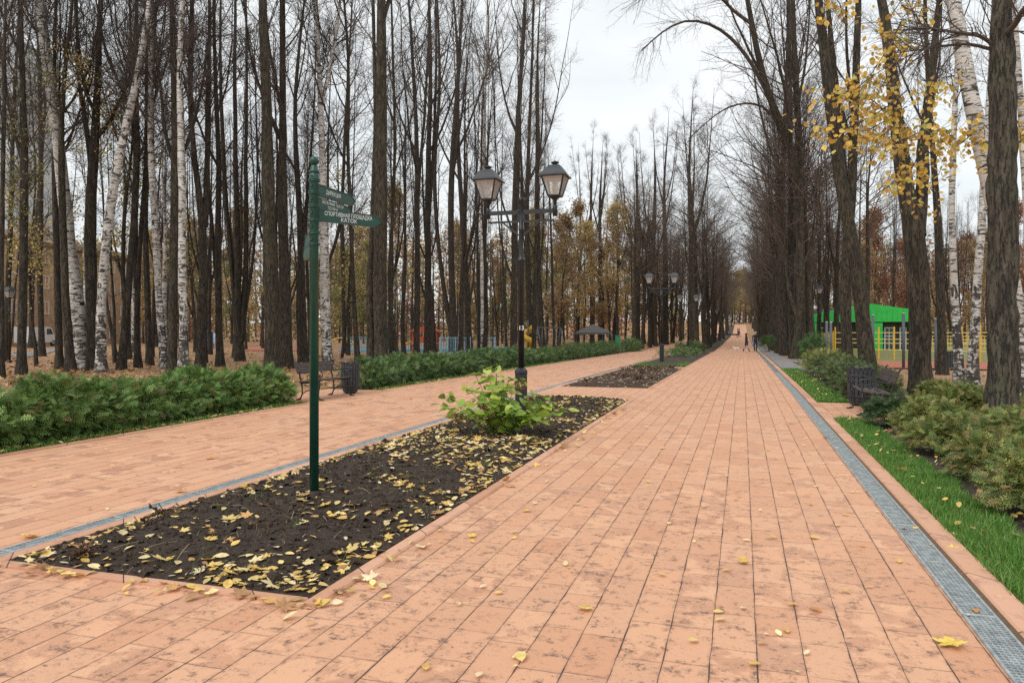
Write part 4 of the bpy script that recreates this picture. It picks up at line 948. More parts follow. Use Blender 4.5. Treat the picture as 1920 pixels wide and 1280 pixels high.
for s in (-.5, .5):
    b = MB(); b.box((s, 0, .5), (.42, .18, .04)); o = b.build('seat', M['rubber'], t); b = MB(); b.tube([(s - .18, 0, .5), (s - .18, 0, 2.0)], .012); b.tube([(s + .18, 0, .5), (s + .18, 0, 2.0)], .012); b.build('chain', M['zinc'], o)
x, y, z = local(1112, 74); t = thing('gazebo', 'grey canvas gazebo among the trees beyond the playground', 'gazebo', (x, y, z), ROT + .2)
b = MB(); b.lathe([(2.0, 1.5), (2.0, 1.7), (1.0, 2.15), (.05, 2.5)], 4, smooth=False, ph=math.pi / 4); b.build('canopy', M['canvas'], t)
for sx in (-1.5, 1.5):
    for sy in (-1.5, 1.5): b = MB(); b.box((sx, sy, .8), (.08, .08, 1.6)); b.build('post', M['greypost'], t)
x, y, z = local(1158, 58); t = thing('green_box', 'narrow green box on a post behind the far left hedge', 'box', (x, y, z), ROT); b = MB(); b.box((0, 0, .85), (.34, .3, .95), bev=.03); b.build('body', M['bin_green'], t); b = MB(); b.box((0, 0, 1.36), (.4, .36, .07), bev=.02); b.build('lid', M['bin_green'], t); b = MB(); b.box((0, 0, .2), (.1, .1, .5)); b.build('post', M['greypost'], t)
x, y, z = local(391, 72); t = thing('portable_toilet', 'blue portable toilet cabin behind the left trunks', 'cabin', (x, y, z), ROT - .25); b = MB(); b.box((0, 0, .85), (.66, .66, 1.7), bev=.04); b.build('wall', M['blue'], t); b = MB(); b.box((0, 0, 1.74), (.70, .70, .12), bev=.05); b.build('roof', M['vanwhite'], t); b = MB(); b.box((0, -.34, .85), (.50, .03, 1.45), bev=.02); o = b.build('door', M['blue'], t); b = MB(); b.box((.18, -.365, .85), (.04, .03, .14)); b.build('handle', M['zinc'], o)
x, y, z = local(404, 73); t = thing('notice_board', 'white notice board next to the blue cabin', 'notice board', (x, y, z), ROT); b = MB(); b.box((0, 0, 1.0), (.38, .05, .95), bev=.01); b.build('panel', M['vanwhite'], t)
for s in (-.17, .17): b = MB(); b.box((s, .04, .75), (.04, .04, 1.5)); b.build('post', M['greypost'], t)
# distant dark barrier across the far path
x, y = cw((1374 - 960) / F * 146, 146); t = thing('rail_barrier', 'low dark barrier at the left edge of the distant path', 'barrier', (x - 1.2, y, float(gz(y))), 0)
for s in (-2.0, -.7, .7, 2.0): b = MB(); b.box((s, 0, .35), (.12, .12, .8)); b.build('post', M['iron'], t)
b = MB(); b.box((0, 0, .62), (4.4, .08, .28)); b.build('rail', M['iron'], t)
# ================================================================ TREES
def lerp_at(P, t):
    K = P.shape[1]; f = t * (K - 1); i = np.clip(np.floor(f).astype(int), 0, K - 2); w = f - i; ar = np.arange(len(P)) if len(P) == len(t) else None
    return i, w
def grow(P, Rd, par, t, L, ang, up, K, rmax, tipf, wob, flat=0.0):
    N = len(par); K0 = P.shape[1]; f = t * (K0 - 1); i = np.clip(np.floor(f).astype(int), 0, K0 - 2); w = (f - i)[:, None]
    b = P[par, i] * (1 - w) + P[par, i + 1] * w; rad = Rd[par, i] * (1 - w[:, 0]) + Rd[par, i + 1] * w[:, 0]
    tn = nrm(P[par, i + 1] - P[par, i]); pr = nrm(np.cross(tn, rdir(N))); dr = np.cos(ang)[:, None] * tn + np.sin(ang)[:, None] * pr
    pts = [b]; st = (L / (K - 1))[:, None]
    up = np.broadcast_to(np.asarray(up, float), (N,))
    for k in range(K - 1):
        dr = nrm(dr + rng.normal(0, wob, (N, 3)) + np.stack([0 * up, 0 * up, up / (K - 1)], 1)); pts.append(pts[-1] + dr * st)
    r0 = np.minimum(rad * .7, rmax); R_ = r0[:, None] * np.linspace(1, tipf, K)[None]
    return np.stack(pts, 1), R_
def resample(P, r, K, ext=None, wander=.03):
    P = np.asarray(P, float); r = np.asarray(r, float)
    s = np.concatenate([[0], np.cumsum(np.linalg.norm(np.diff(P, axis=0), axis=1))]); q = np.linspace(0, 1, K) ** 1.15 * s[-1]
    o = np.stack([np.interp(q, s, P[:, k]) for k in range(3)], 1); rr = np.interp(q, s, r)
    for _ in range(3): o[1:-1] = .25 * o[:-2] + .5 * o[1:-1] + .25 * o[2:]
    o[2:] += np.cumsum(rng.normal(0, wander / 4, (K - 2, 3)), 0) * [1, 1, .2]
    return o, rr
def merge(parts):
    V = []; Q = []; off = 0
    for v, q in parts: V.append(v); Q.append(q + off); off += len(v)
    return np.concatenate(V), np.concatenate(Q)
def crown(stems, c0, top, n1, n2, n3, up=.9, a1=(28, 58), lk=.22, l1max=5.5, dens_low=0.0, shoots=0, droop=False, twig=1.0, rdn=1.0, K=(7, 5, 4)):
    """stems: list of (P,K) arrays; returns tube parts and the twig-tip positions"""
    P = np.stack([a for a, _ in stems]); Rd = np.stack([b for _, b in stems]); ns = len(P)
    par = []; t = []; hh = []
    wts = np.array([max(.2, p[-1, 2] - max(c0, p[0, 2])) for p in P]); wts /= wts.sum()
    for k in range(ns):
        m = max(3, int(round(n1 * wts[k]))); lo = max(c0, P[k, 0, 2] + .3); hi = P[k, -1, 2] - .1
        if hi <= lo: continue
        h = lo + (hi - lo) * rng.random(m) ** .9; s = np.linspace(0, 1, P.shape[1]); t.append(np.interp(h, np.maximum.accumulate(P[k, :, 2] + 1e-6 * np.arange(P.shape[1])), s)); par.append(np.full(m, k)); hh.append(h)
    par = np.concatenate(par); t = np.concatenate(t); hh = np.concatenate(hh); N = len(par)
    sn = np.clip((hh - c0) / max(1, top - c0), 0, 1); L = np.clip((top - c0) * lk * (.30 + .75 * np.sin(math.pi * sn ** .8)) * rng.uniform(.5, 1.25, N), .7, l1max); an = R(1) * rng.uniform(a1[0], a1[1], N)
    u1 = np.full(N, up) * rng.uniform(.5, 1.3, N)
    if droop: u1 = np.where(hh < c0 + 4, -.25, u1); an = np.where(hh < c0 + 4, R(75), an)
    P1, R1 = grow(P, Rd, par, t, L, an, u1, K[0], .006 + .0075 * L, .28, .13)
    p2 = np.repeat(np.arange(N), n2); t2 = rng.uniform(.14, .98, len(p2)); L2 = np.clip(L[p2] * rng.uniform(.28, .6, len(p2)) * (1.1 - .55 * t2), .3, 2.4)
    P2, R2 = grow(P1, R1, p2, t2, L2, R(1) * rng.uniform(28, 62, len(p2)), up * .35, K[1], .014 * rdn, .4, .16)
    p3 = np.repeat(np.arange(len(p2)), n3); t3 = rng.uniform(.1, 1.0, len(p3)); L3 = rng.uniform(.25, .85, len(p3)) * twig
    P3, R3 = grow(P2, R2, p3, t3, L3, R(1) * rng.uniform(25, 65, len(p3)), up * .15 if not droop else -.1, K[2], .0062 * rdn, .5, .18)
    parts = [tubes(P1, R1, 5), tubes(P2, R2, 3), tubes(P3, R3, 3)]
    tips = P3.reshape(-1, 3)
    if shoots:
        h0, h1, cnt, ls = shoots; s = np.linspace(0, 1, P.shape[1]); h = rng.uniform(h0, h1, cnt); tt = np.interp(h, P[0, :, 2], s)
        Ls = rng.uniform(.5, 1.2, cnt) * ls; Ps, Rs = grow(P, Rd, np.zeros(cnt, int), tt, Ls, R(1) * rng.uniform(55, 95, cnt), .25, 5, .008, .4, .25); parts.append(tubes(Ps, Rs, 3))
        q = np.repeat(np.arange(cnt), 5); Pq, Rq = grow(Ps, Rs, q, rng.uniform(.2, 1, len(q)), rng.uniform(.2, .55, len(q)) * ls, R(1) * rng.uniform(25, 75, len(q)), .1, 4, .005, .5, .25); parts.append(tubes(Pq, Rq, 3))
    return parts, tips, P1
def leaves_at(tips, n, size, pal, spread, tpl=DIA, p=None, clump=None):
    if clump is not None:
        k = np.array([mnoise.noise(Vector(q) * clump[0]) for q in tips]); tips = tips[k > clump[1]]
        if len(tips) == 0: return None
    q = tips[rng.integers(0, len(tips), n)] + rng.normal(0, spread, (n, 3))
    N = rdir(n); Y = nrm(np.cross(N, rdir(n))) + np.array([0, 0, -.5])
    return inst(tpl[0], tpl[1], q, frames(Y, N), size * rng.uniform(.7, 1.3, n), leafcols(n, pal, p, .18))
AUT = {'ochre': np.array([(.33, .20, .075), (.42, .27, .10), (.25, .155, .065), (.37, .26, .13)]), 'yellow': np.array([(.46, .33, .07), (.54, .40, .11), (.38, .26, .06)]),
       'olive': np.array([(.17, .19, .05), (.25, .24, .07), (.32, .27, .08), (.13, .15, .045)]), 'russet': np.array([(.26, .09, .05), (.34, .13, .06), (.22, .10, .06), (.40, .20, .09)]),
       'gold': np.array([(.72, .48, .07), (.80, .58, .13), (.64, .38, .06), (.52, .50, .12), (.78, .55, .16), (.45, .28, .08)])}
AUT = {k: (v if k == 'gold' else (v * .85 + v.mean(1, keepdims=True) * .15) * 1.2) for k, v in AUT.items()}
TREES = []
def finish_tree(name, label, group, base, trunk_parts, crown_parts, bark, twig, leaf=None, rough=0, cat='tree'):
    t = thing(name, label, cat, base, 0, group); b = np.asarray(base)
    v, q = merge(trunk_parts); v = v - b
    if rough:
        d = np.array([mnoise.noise(Vector((x * 7, y * 7, z * 1.6))) * .6 + mnoise.noise(Vector((x * 19, y * 19, z * 3))) * .4 + .55 * max(0, mnoise.noise(Vector((x * 1.5 + 9, y * 1.5, z * 1.1)))) for x, y, z in v]); c = v.copy()
        ctr = np.repeat(v.reshape(-1, rough[1], 3).mean(1), rough[1], 0); v = v + nrm(v - ctr) * (d * rough[0])[:, None]
    link('trunk', npmesh('trunk', v, [q], bark, smooth=True), t)
    if crown_parts:
        v, q = merge(crown_parts); cr = link('crown', npmesh('crown', v - b, [q], twig, smooth=True), t)
    if leaf:
        V = np.concatenate([l[0] for l in leaf]); off = 0; Fs = []
        for l in leaf: Fs += [f + off for f in l[1]]; off += len(l[0])
        link('leaves', npmesh('leaves', V - b, Fs, M['foliage'], tint=np.concatenate([l[2] for l in leaf])), t)
    TREES.append(base); return t
BARK = {'d': 'bark', 'o': 'bark_olive', 'g': 'bark_grey', 'b': 'birch', 'B': 'birch_grey'}
def tree(kind, stems, label, top=17., c0=5.0, n=(40, 9, 7), name=None, group=None, rough=0, sides=12, leaffn=None, extra=None, K=20, forks=None, **kw):
    """stems[0] starts on the ground; points are (u, v, width) of the photograph at that tree's own distance"""
    (u0, v0, w0) = stems[0][0]; base, d = at(u0, v0); out = []; k = d / F; lean = rng.normal(0, .035); parts = []
    if stems[0][-1][1] <= 5: top = max(top, EYE + HOR / F * d + 4.5)
    for si, st in enumerate(stems):
        P = [pix(u, v, d) for u, v, w in st]; r = [w * .47 * k * (1 if v > 350 else .84 + .16 * v / 350) for u, v, w in st]
        P = [p + np.array([-ST, CT, 0]) * lean * (p[2] - base[2]) + np.array([-ST, CT, 0]) * (0 if si == 0 else .12 * si * (1 if j else 0)) for j, p in enumerate(P)]
        if si == 0: P[0] = base + [0, 0, -.15]
        tp = top * (1 if si == 0 else rng.uniform(.85, 1.0))
        if st[-1][1] <= 5 and P[-1][2] < tp - 1:
            e = P[-1]; dr = nrm(e - P[-2]); dr = nrm(dr + np.array([0, 0, 1.2])); Lx = (tp - e[2]) / dr[2]
            P += [e + dr * Lx * .5, e + dr * Lx]; r += [r[-1] * .5, .010]
        if r[-1] > .03 and st[-1][1] > 5:
            m_ = max(1, len(r) - 1); r = [q * (1 - .6 * (j / m_) ** 2) if (si or j) else q for j, q in enumerate(r)]
            e = P[-1]; dr = nrm(nrm(e - P[-2]) + np.array([0, 0, .6])); P += [e + dr * 1.2, e + dr * 2.6]; r += [r[-1] * .6, .008]
        o, rr = resample(P, r, K, wander=.05)
        if si == 0: rr = rr * (1 + .65 * min(1, .14 / rr[0]) * np.exp(-np.maximum(0, o[:, 2] - base[2]) / .30))
        else: rr = rr * (1 + .25 * np.exp(-np.arange(K) / 1.5))
        out.append((o, rr)); parts.append(tubes(o[None], rr[None] * rng.normal(1, .03, (1, K)), sides))
    if forks is None: forks = 2 if kind in 'do' and len(stems) <= 2 and w0 < 30 and stems[0][-1][1] <= 5 else 0
    o0, r0 = out[0]
    for f in range(forks):
        i = int(np.searchsorted(o0[:, 2], base[2] + rng.uniform(.34, .62) * (o0[-1, 2] - base[2]))); i = min(i, K - 4); a = rng.uniform(0, 6.3); b = o0[i]; hz = o0[-1, 2] - b[2]; tn = nrm(o0[i + 1] - o0[i])
        q = [b + np.array([math.cos(a), math.sin(a), 0]) * e * hz + tn * z * hz * .92 for e, z in ((0, 0), (.05, .10), (.12, .34), (.16, .65), (.20, 1.0))]
        o2, r2 = resample(q, np.array([.50, .42, .29, .15, .02]) * r0[i] + .004, K, wander=.07); out.append((o2, r2)); parts.append(tubes(o2[None], r2[None], 8))
    birch = kind in 'bB'
    cp, tips, P1 = crown(out, c0, top, *n, **kw)
    lf = leaffn(tips, out, d) if leaffn else None
    ex = extra(out, d) if extra else []
    return finish_tree(name or ('birch_tree' if birch else 'linden_tree'), label, group, base, parts, cp + ex, M[BARK[kind]], M['twig_birch' if birch else 'twig'], lf, (rough, sides) if rough else 0)
def limb(pts, w0, w1, d, n2=16, n3=6, L=(.5, 1.5), st=None):
    P = np.array([pix(u, v, d + dd) for u, v, dd in pts])
    if st is not None: s0 = st[0][0]; i0 = int(np.argmin(abs(s0[:, 2] - P[0, 2] + .1))); P = np.concatenate([s0[i0:i0 + 1], P[1:]]); k = d / F; o, rr = resample(P, np.linspace(w0, w1, len(P)) * k / 2, 16, wander=.04)
    P1 = o[None]; R1 = rr[None]; p = np.zeros(n2, int); P2, R2 = grow(P1, R1, p, rng.uniform(.2, 1, n2), rng.uniform(*L, n2), R(1) * rng.uniform(25, 65, n2), -.15, 6, .012, .35, .14)
    q = np.repeat(np.arange(n2), n3); P3, R3 = grow(P2, R2, q, rng.uniform(.1, 1, len(q)), rng.uniform(.25, .8, len(q)), R(1) * rng.uniform(20, 65, len(q)), -.25, 5, .0055, .5, .16)
    return [tubes(P1, R1, 7), tubes(P2, R2, 4), tubes(P3, R3, 3)]
def sparse(n, pal, thr=.12):
    def f(tips, st, d):
        q = tips[(tips[:, 2] > 3) & (tips[:, 2] < 13)]; r = leaves_at(q, n, .10, AUT[pal], .12, clump=(.55, thr)) if len(q) > 50 else None; return [r] if r else None
    return f
GL = 'bare trees standing behind the near left hedge'
T = tree
# ---- left wood, from the picture's left edge to the lamp
T('d', [[(2, 707, 12), (1, 500, 9), (4, 250, 8), (6, 0, 6)]], 'dark trunk cut by the left edge of the picture, nearest there', group=GL)
T('d', [[(9, 677, 13), (12, 560, 11), (16, 400, 9), (13, 200, 7), (20, 0, 5)]], 'thin dark trunk beside the single lantern lamp at the left', group=GL)
T('d', [[(40, 701, 17), (41, 560, 16), (42, 320, 15), (34, 150, 12), (29, 0, 11)]], 'straight dark trunk between the left lantern lamp and the big birch', group=GL, top=16, leaffn=sparse(1100, 'olive', .05))
T('d', [[(58, 652, 9), (57, 500, 8), (66, 320, 6), (75, 150, 5), (62, 0, 4)]], 'slender dark trunk well behind the straight one near the left edge', group=GL, c0=6)
T('d', [[(79, 667, 12), (75, 560, 11), (78, 320, 9), (72, 100, 7), (66, 0, 6)], [(60, 610, 6), (52, 520, 6), (66, 340, 5), (50, 100, 4)]], 'dark forked trunk in front of the brick house windows', group=GL, c0=5, leaffn=sparse(600, 'yellow'))
T('d', [[(112, 690, 14), (107, 560, 13), (101, 350, 11), (97, 150, 9), (100, 0, 7)]], 'dark leaning trunk second to the left of the big white birch', group=GL)
T('o', [[(133, 695, 18), (122, 560, 15), (111, 350, 13), (108, 180, 10), (128, 0, 7)]], 'olive brown trunk touching the left side of the big white birch', group=GL)
T('b', [[(158, 692, 33), (152, 600, 29), (141, 507, 25), (129, 380, 23), (122, 250, 22), (104, 120, 21), (96, 0, 20)]], 'biggest white birch behind the near left hedge, leaning left', group=GL, top=19, c0=8, n=(20, 6, 6), sides=16, droop=True)
T('d', [[(175, 693, 24), (172, 600, 22), (168, 420, 22), (170, 310, 19), (178, 200, 15), (181, 0, 11)], [(169, 320, 13), (158, 240, 10), (138, 140, 8), (132, 0, 6)]], 'forked dark trunk directly behind the big white birch', group=GL, leaffn=sparse(900, 'yellow'))
T('B', [[(190, 698, 21), (189, 600, 18), (192, 540, 16), (203, 445, 17), (213, 365, 17), (227, 293, 16), (253, 190, 15), (277, 83, 13), (290, 0, 11)]], 'grey birch leaning right beside the big white birch', group=GL, top=17, c0=8, sides=14)
T('d', [[(217, 667, 9), (208, 620, 8), (198, 570, 6), (193, 470, 4), (180, 300, 3)]], 'thin crooked sapling just right of the grey leaning birch', group=GL, c0=3, top=8, n=(10, 5, 5))
T('d', [[(227, 692, 16), (236, 560, 14), (246, 400, 14), (249, 250, 12), (240, 120, 10), (243, 0, 8)], [(231, 560, 8), (222, 430, 8), (240, 250, 6), (238, 100, 5)]], 'dark twin stemmed trunk between grey leaning birch and slim birch', group=GL, leaffn=sparse(500, 'olive'))
T('d', [[(240, 665, 11), (243, 500, 9), (262, 330, 8), (255, 130, 6), (268, 0, 5)]], 'thin dark trunk behind the twin stemmed one in the left wood', group=GL, c0=6)
T('d', [[(259, 689, 13), (251, 560, 11), (257, 420, 9), (264, 250, 8), (259, 0, 6)], [(252, 540, 9), (246, 400, 8), (236, 200, 6), (226, 0, 5)]], 'dark trunk whose foot spreads left of the second birch pair', group=GL)
T('d', [[(281, 684, 13), (277, 560, 12), (272, 400, 10), (286, 200, 8), (296, 0, 6)]], 'dark trunk immediately left of the scarred grey birch', group=GL)
T('B', [[(309, 692, 15), (301, 600, 15), (297, 540, 14), (290, 320, 13), (288, 167, 12), (294, 30, 10), (295, 0, 10)]], 'scarred grey birch pressed against a dark trunk on its right', group=GL, c0=8, top=17)
T('o', [[(323, 697, 18), (322, 560, 18), (322, 320, 17), (319, 150, 14), (315, 0, 12)]], 'dark straight trunk sandwiched between two birches', group=GL, top=17)
T('B', [[(345, 700, 21), (343, 600, 16), (342, 480, 15), (341, 320, 14), (333, 170, 12), (338, 80, 11), (344, 0, 11)]], 'mottled birch right of the sandwiched dark trunk', group=GL, c0=7, top=17)
T('d', [[(375, 693, 20), (379, 560, 16), (382, 420, 16), (370, 330, 11), (362, 300, 11), (356, 227, 10), (361, 0, 7)], [(383, 425, 12), (387, 320, 11), (390, 200, 10), (393, 0, 7)], [(357, 235, 7), (346, 150, 6), (350, 0, 5)]], 'dark trunk forking into a clear Y by the blue cabin', group=GL, c0=7)
T('d', [[(413, 686, 15), (412, 560, 13), (416, 420, 12), (419, 320, 10), (412, 160, 8), (415, 0, 7)], [(411, 560, 8), (402, 420, 8), (394, 320, 7), (398, 100, 5)]], 'dark trunk just right of the blue cabin with a thin side stem', group=GL)
T('d', [[(450, 676, 20), (446, 560, 13), (443, 350, 10), (439, 150, 8), (441, 0, 6)], [(448, 640, 13), (434, 500, 9), (420, 330, 9), (416, 100, 6), (418, 0, 5)], [(452, 640, 13), (461, 500, 10), (459, 320, 8), (464, 100, 6), (460, 0, 5)], [(453, 630, 8), (472, 480, 6), (481, 330, 5), (478, 120, 4)]], 'clump of four dark stems sharing one foot left of the olive trunk', group=GL, c0=5)
T('o', [[(511, 696, 30), (509, 600, 27), (502, 450, 26), (499, 320, 25), (497, 240, 22), (490, 0, 19)]], 'thick straight olive trunk standing clear left of the signpost', group=GL, top=19, c0=8, sides=18, n=(20, 6, 6))
T('d', [[(537, 689, 26), (536, 560, 23), (535, 400, 19), (536, 200, 14), (538, 0, 12)]], 'thick dark trunk next to the olive trunk, left of the signpost', group=GL, top=18)
T('d', [[(569, 680, 19), (565, 560, 16), (561, 430, 12), (556, 320, 11), (549, 230, 9), (556, 100, 7), (570, 0, 5)], [(562, 470, 9), (574, 380, 8), (583, 250, 6), (590, 100, 5)]], 'dark flared trunk half behind the signpost', group=GL)
T('b', [[(616, 687, 20), (611, 600, 19), (610, 470, 18), (608, 320, 14), (607, 230, 12), (604, 130, 9), (598, 0, 8)], [(608, 200, 8), (622, 140, 8), (635, 60, 7), (645, 0, 6)]], 'white birch right beside the signpost, forking near its top', group=GL, c0=8, top=17)
T('d', [[(646, 662, 9), (642, 520, 8), (637, 380, 7), (645, 150, 5), (652, 0, 4)], [(641, 500, 5), (630, 350, 4), (625, 200, 3)]], 'slender dark trunk a step right of the birch by the signpost', group=GL, c0=4)
T('d', [[(653, 665, 6), (658, 500, 5), (664, 350, 4), (670, 100, 3)]], 'very thin pole like trunk behind the sign blades', group=GL, c0=5, n=(14, 5, 5))
T('d', [[(672, 686, 11), (665, 580, 9), (662, 420, 8), (656, 300, 7), (662, 100, 6), (650, 0, 5)]], 'curved thin dark trunk left of the mossy double trunk', group=GL, c0=5)
T('o', [[(716, 700, 28), (712, 600, 26), (711, 480, 27), (716, 320, 26), (713, 200, 23), (717, 40, 22), (716, 0, 20)], [(696, 694, 16), (692, 600, 13), (693, 480, 12), (701, 300, 10), (700, 100, 8), (699, 0, 8)], [(720, 40, 10), (730, 0, 9)]], 'thickest mossy double trunk with bushy shoots, right of the sign blades', group=GL, top=19, c0=7, sides=18, shoots=(1.6, 5.5, 80, 1.4), n=(22, 6, 6))
T('d', [[(746, 681, 13), (737, 620, 11), (727, 560, 9), (736, 420, 7), (742, 250, 6), (735, 0, 5)]], 'thin trunk curving up from beside the mossy double trunk', group=GL, c0=4)
T('d', [[(781, 677, 13), (781, 520, 11), (779, 320, 10), (772, 150, 8), (760, 0, 6)], [(780, 400, 7), (788, 250, 6), (800, 80, 5), (802, 0, 4)]], 'straight dark trunk before the play tower, left one of two', group=GL)
T('d', [[(802, 670, 15), (803, 480, 13), (801, 320, 11), (808, 150, 9), (803, 0, 7)], [(803, 400, 8), (813, 250, 7), (818, 80, 5), (815, 0, 4)]], 'straight dark trunk before the play tower, right one of two', group=GL)
T('d', [[(850, 660, 19), (850, 600, 14), (846, 480, 12), (846, 320, 12), (855, 200, 10), (862, 100, 8), (867, 0, 6)], [(846, 620, 10), (834, 560, 9), (818, 430, 8), (813, 320, 8), (826, 150, 6), (820, 0, 5)]], 'dark trunk with a low left fork beside the pale blue fence', group=GL, c0=5)
T('d', [[(881, 658, 13), (874, 520, 12), (866, 390, 10), (858, 250, 8), (862, 60, 6), (850, 0, 5)]], 'dark trunk leaning left just left of the slim birch', group=GL, c0=4)
T('d', [[(898, 657, 6), (894, 480, 6), (893, 330, 5), (884, 120, 4)]], 'pencil thin trunk touching the slim birch', group=GL, c0=4, n=(16, 5, 5))
T('b', [[(908, 663, 14), (906, 560, 12), (906, 400, 11), (908, 280, 9), (907, 190, 9), (908, 150, 8), (916, 80, 6), (914, 0, 4)], [(907, 155, 6), (890, 120, 5), (870, 90, 3)], [(909, 150, 5), (928, 90, 5), (955, 30, 3)]], 'slim white birch rising behind the left lantern of the front lamp', group=GL, c0=7, top=15, n=(16, 6, 7))
T('d', [[(950, 656, 6), (944, 560, 5), (940, 420, 4), (941, 250, 3)]], 'thin leaning stem between the slim birch and the lamp pole', group=GL, c0=4, n=(12, 5, 5), top=11)
T('o', [[(963, 664, 14), (963, 560, 13), (966, 320, 12), (972, 200, 10), (981, 60, 8), (984, 0, 7)]], 'tall dark trunk directly behind the pole of the front lamp', group=GL, c0=6)
T('d', [[(997, 656, 13), (991, 560, 11), (987, 400, 9), (992, 250, 8), (998, 120, 6), (1000, 0, 5)], [(989, 480, 7), (980, 360, 6), (975, 250, 4)]], 'dark trunk just right of the front lamp pole', group=GL, c0=4)
def leaf40(tips, st, d):
    out = [leaves_at(tips, 1500, .09, AUT['ochre'], .15, clump=(.55, .12)), leaves_at(tips, 300, .09, AUT['yellow'], .15, clump=(.6, .3))]; return [o for o in out if o]
T('d', [[(1018, 657, 14), (1010, 560, 12), (1006, 400, 11), (1007, 200, 9), (1004, 110, 6), (1010, 40, 4), (1012, 10, 2)]], 'tree with a few ochre leaves in its crown, under the right lantern', group=GL, c0=6, top=14.5, n=(64, 9, 8), a1=(45, 85), up=.35, leaffn=leaf40, lk=.5, l1max=4.6, forks=1)
T('d', [[(1039, 656, 6), (1036, 540, 6), (1033, 400, 5), (1030, 300, 3)]], 'thin dark trunk below the right lantern of the front lamp', group=GL, c0=3, top=9, n=(16, 5, 5))
GM = 'bare trees beyond the far left hedge'
T('d', [[(1082, 642, 9), (1084, 560, 8), (1086, 480, 7), (1100, 420, 5), (1118, 370, 3), (1122, 320, 1.5)], [(1086, 490, 5), (1070, 440, 4), (1055, 420, 2)], [(1087, 470, 5), (1088, 400, 4), (1085, 300, 2)]], 'open spreading bare tree just left of the grey gazebo', group=GM, c0=5, top=17, n=(56, 9, 8), forks=3, lk=.30, l1max=4.5, rdn=1.15)
T('d', [[(1110, 643, 9), (1109, 500, 7), (1107, 350, 5), (1112, 270, 2)]], 'slim bare tree in front of the grey gazebo', group=GM, c0=4, top=18, n=(56, 9, 8), forks=3, lk=.30, l1max=4.5, rdn=1.15)
T('d', [[(1127, 645, 13), (1126, 520, 10), (1124, 380, 7), (1130, 290, 3)]], 'bare tree just left of the narrow green box', group=GM, c0=4, top=16, n=(56, 9, 8), forks=3, lk=.30, l1max=4.5, rdn=1.15)
T('d', [[(1150, 646, 10), (1157, 560, 8), (1161, 480, 6), (1158, 380, 3)]], 'leaning bare tree behind the narrow green box', group=GM, c0=4, top=15, n=(56, 9, 8), forks=3, lk=.30, l1max=4.5, rdn=1.15)
T('d', [[(1193, 647, 16), (1192, 520, 13), (1193, 400, 9), (1190, 300, 4)]], 'broad trunk left of the second lamp beyond the hedge', group=GM, c0=4, top=18, n=(56, 9, 8), forks=3, lk=.30, l1max=4.5, rdn=1.15)
T('d', [[(1221, 646, 14), (1220, 500, 11), (1226, 350, 7), (1222, 280, 3)]], 'trunk right behind the second lamp, left of its pole', group=GM, c0=4, top=18, n=(56, 9, 8), forks=3, lk=.30, l1max=4.5, rdn=1.15)
T('d', [[(1246, 645, 14), (1248, 500, 11), (1243, 350, 7), (1252, 240, 3)]], 'trunk between the second and third lamps', group=GM, c0=4, top=19, n=(56, 9, 8), forks=3, lk=.30, l1max=4.5, rdn=1.15)
T('o', [[(1300, 653, 24), (1299, 560, 21), (1297, 430, 15), (1290, 330, 9), (1297, 200, 4)]], 'thickest trunk in the median, standing behind the third lamp', group=GM, c0=4, top=24, n=(56, 9, 8), forks=3, lk=.30, l1max=4.5, rdn=1.15, sides=14)
# ---- right hand trees
GR_ = 'large trees along the right side of the right path'
T('d', [[(1470, 666, 17), (1466, 560, 15), (1462, 420, 12), (1466, 250, 9), (1472, 100, 7), (1470, 0, 5)]], 'nearest plain trunk of the tight avenue row, left of the teal booth', group=GR_, c0=3, n=(44, 7, 7), top=20)
T('d', [[(1487, 666, 14), (1484, 560, 13), (1480, 400, 11), (1480, 200, 8), (1474, 0, 6)]], 'dark trunk close beside the nearest plain avenue trunk', group=GR_, c0=3.5, n=(40, 7, 7), top=20)
def ex12(st, d):
    return limb([(1436, 195, 0), (1403, 107, -.3), (1363, 57, -.5), (1320, 37, -.8), (1280, 33, -1), (1235, 62, -1.2), (1205, 95, -1.4)], 8, 2, d, 60, 9, (.8, 2.6), st) + limb([(1400, 80, 0), (1372, 20, -1), (1330, -30, -2), (1260, -40, -2.5), (1190, 0, -3)], 7, 2, d, 60, 9, (.8, 2.8), st) + \
        limb([(1480, 280, 0), (1440, 200, -.6), (1400, 190, -1), (1350, 205, -1.6), (1290, 260, -2)], 6, 1.5, d, 46, 9, (.8, 2.2), st)
T('o', [[(1503, 672, 19), (1499, 560, 17), (1494, 400, 16), (1487, 300, 16), (1477, 267, 16), (1453, 240, 15), (1431, 200, 14), (1408, 105, 12), (1390, 40, 11), (1383, 0, 10)]], 'avenue tree bending sharply left over the path with arching limbs', group=GR_, top=16.5, c0=4, n=(34, 8, 7), extra=ex12, a1=(35, 70), up=.4)
T('o', [[(1523, 672, 23), (1516, 600, 20), (1511, 500, 17), (1507, 367, 15), (1499, 167, 13), (1493, 0, 11)]], 'trunk leaning left right beside the bending avenue tree', group=GR_, top=18, c0=4, n=(34, 7, 7))
T('o', [[(1630, 706, 34), (1622, 620, 29), (1612, 520, 27), (1597, 440, 25), (1580, 380, 25), (1570, 280, 24), (1556, 160, 23), (1538, 0, 21)]], 'leaning thick trunk behind the right litter bin', group=GR_, top=18, c0=6.5, n=(26, 7, 7), sides=16)
T('o', [[(1590, 700, 23), (1588, 600, 21), (1590, 480, 20), (1603, 400, 20), (1611, 330, 19), (1613, 200, 17), (1624, 0, 15)], [(1594, 440, 12), (1592, 330, 13), (1588, 230, 11), (1576, 120, 11), (1566, 0, 9)]], 'dark upright trunk crossing behind the leaning one, forked high', group=GR_, top=18, c0=6, n=(30, 7, 7))
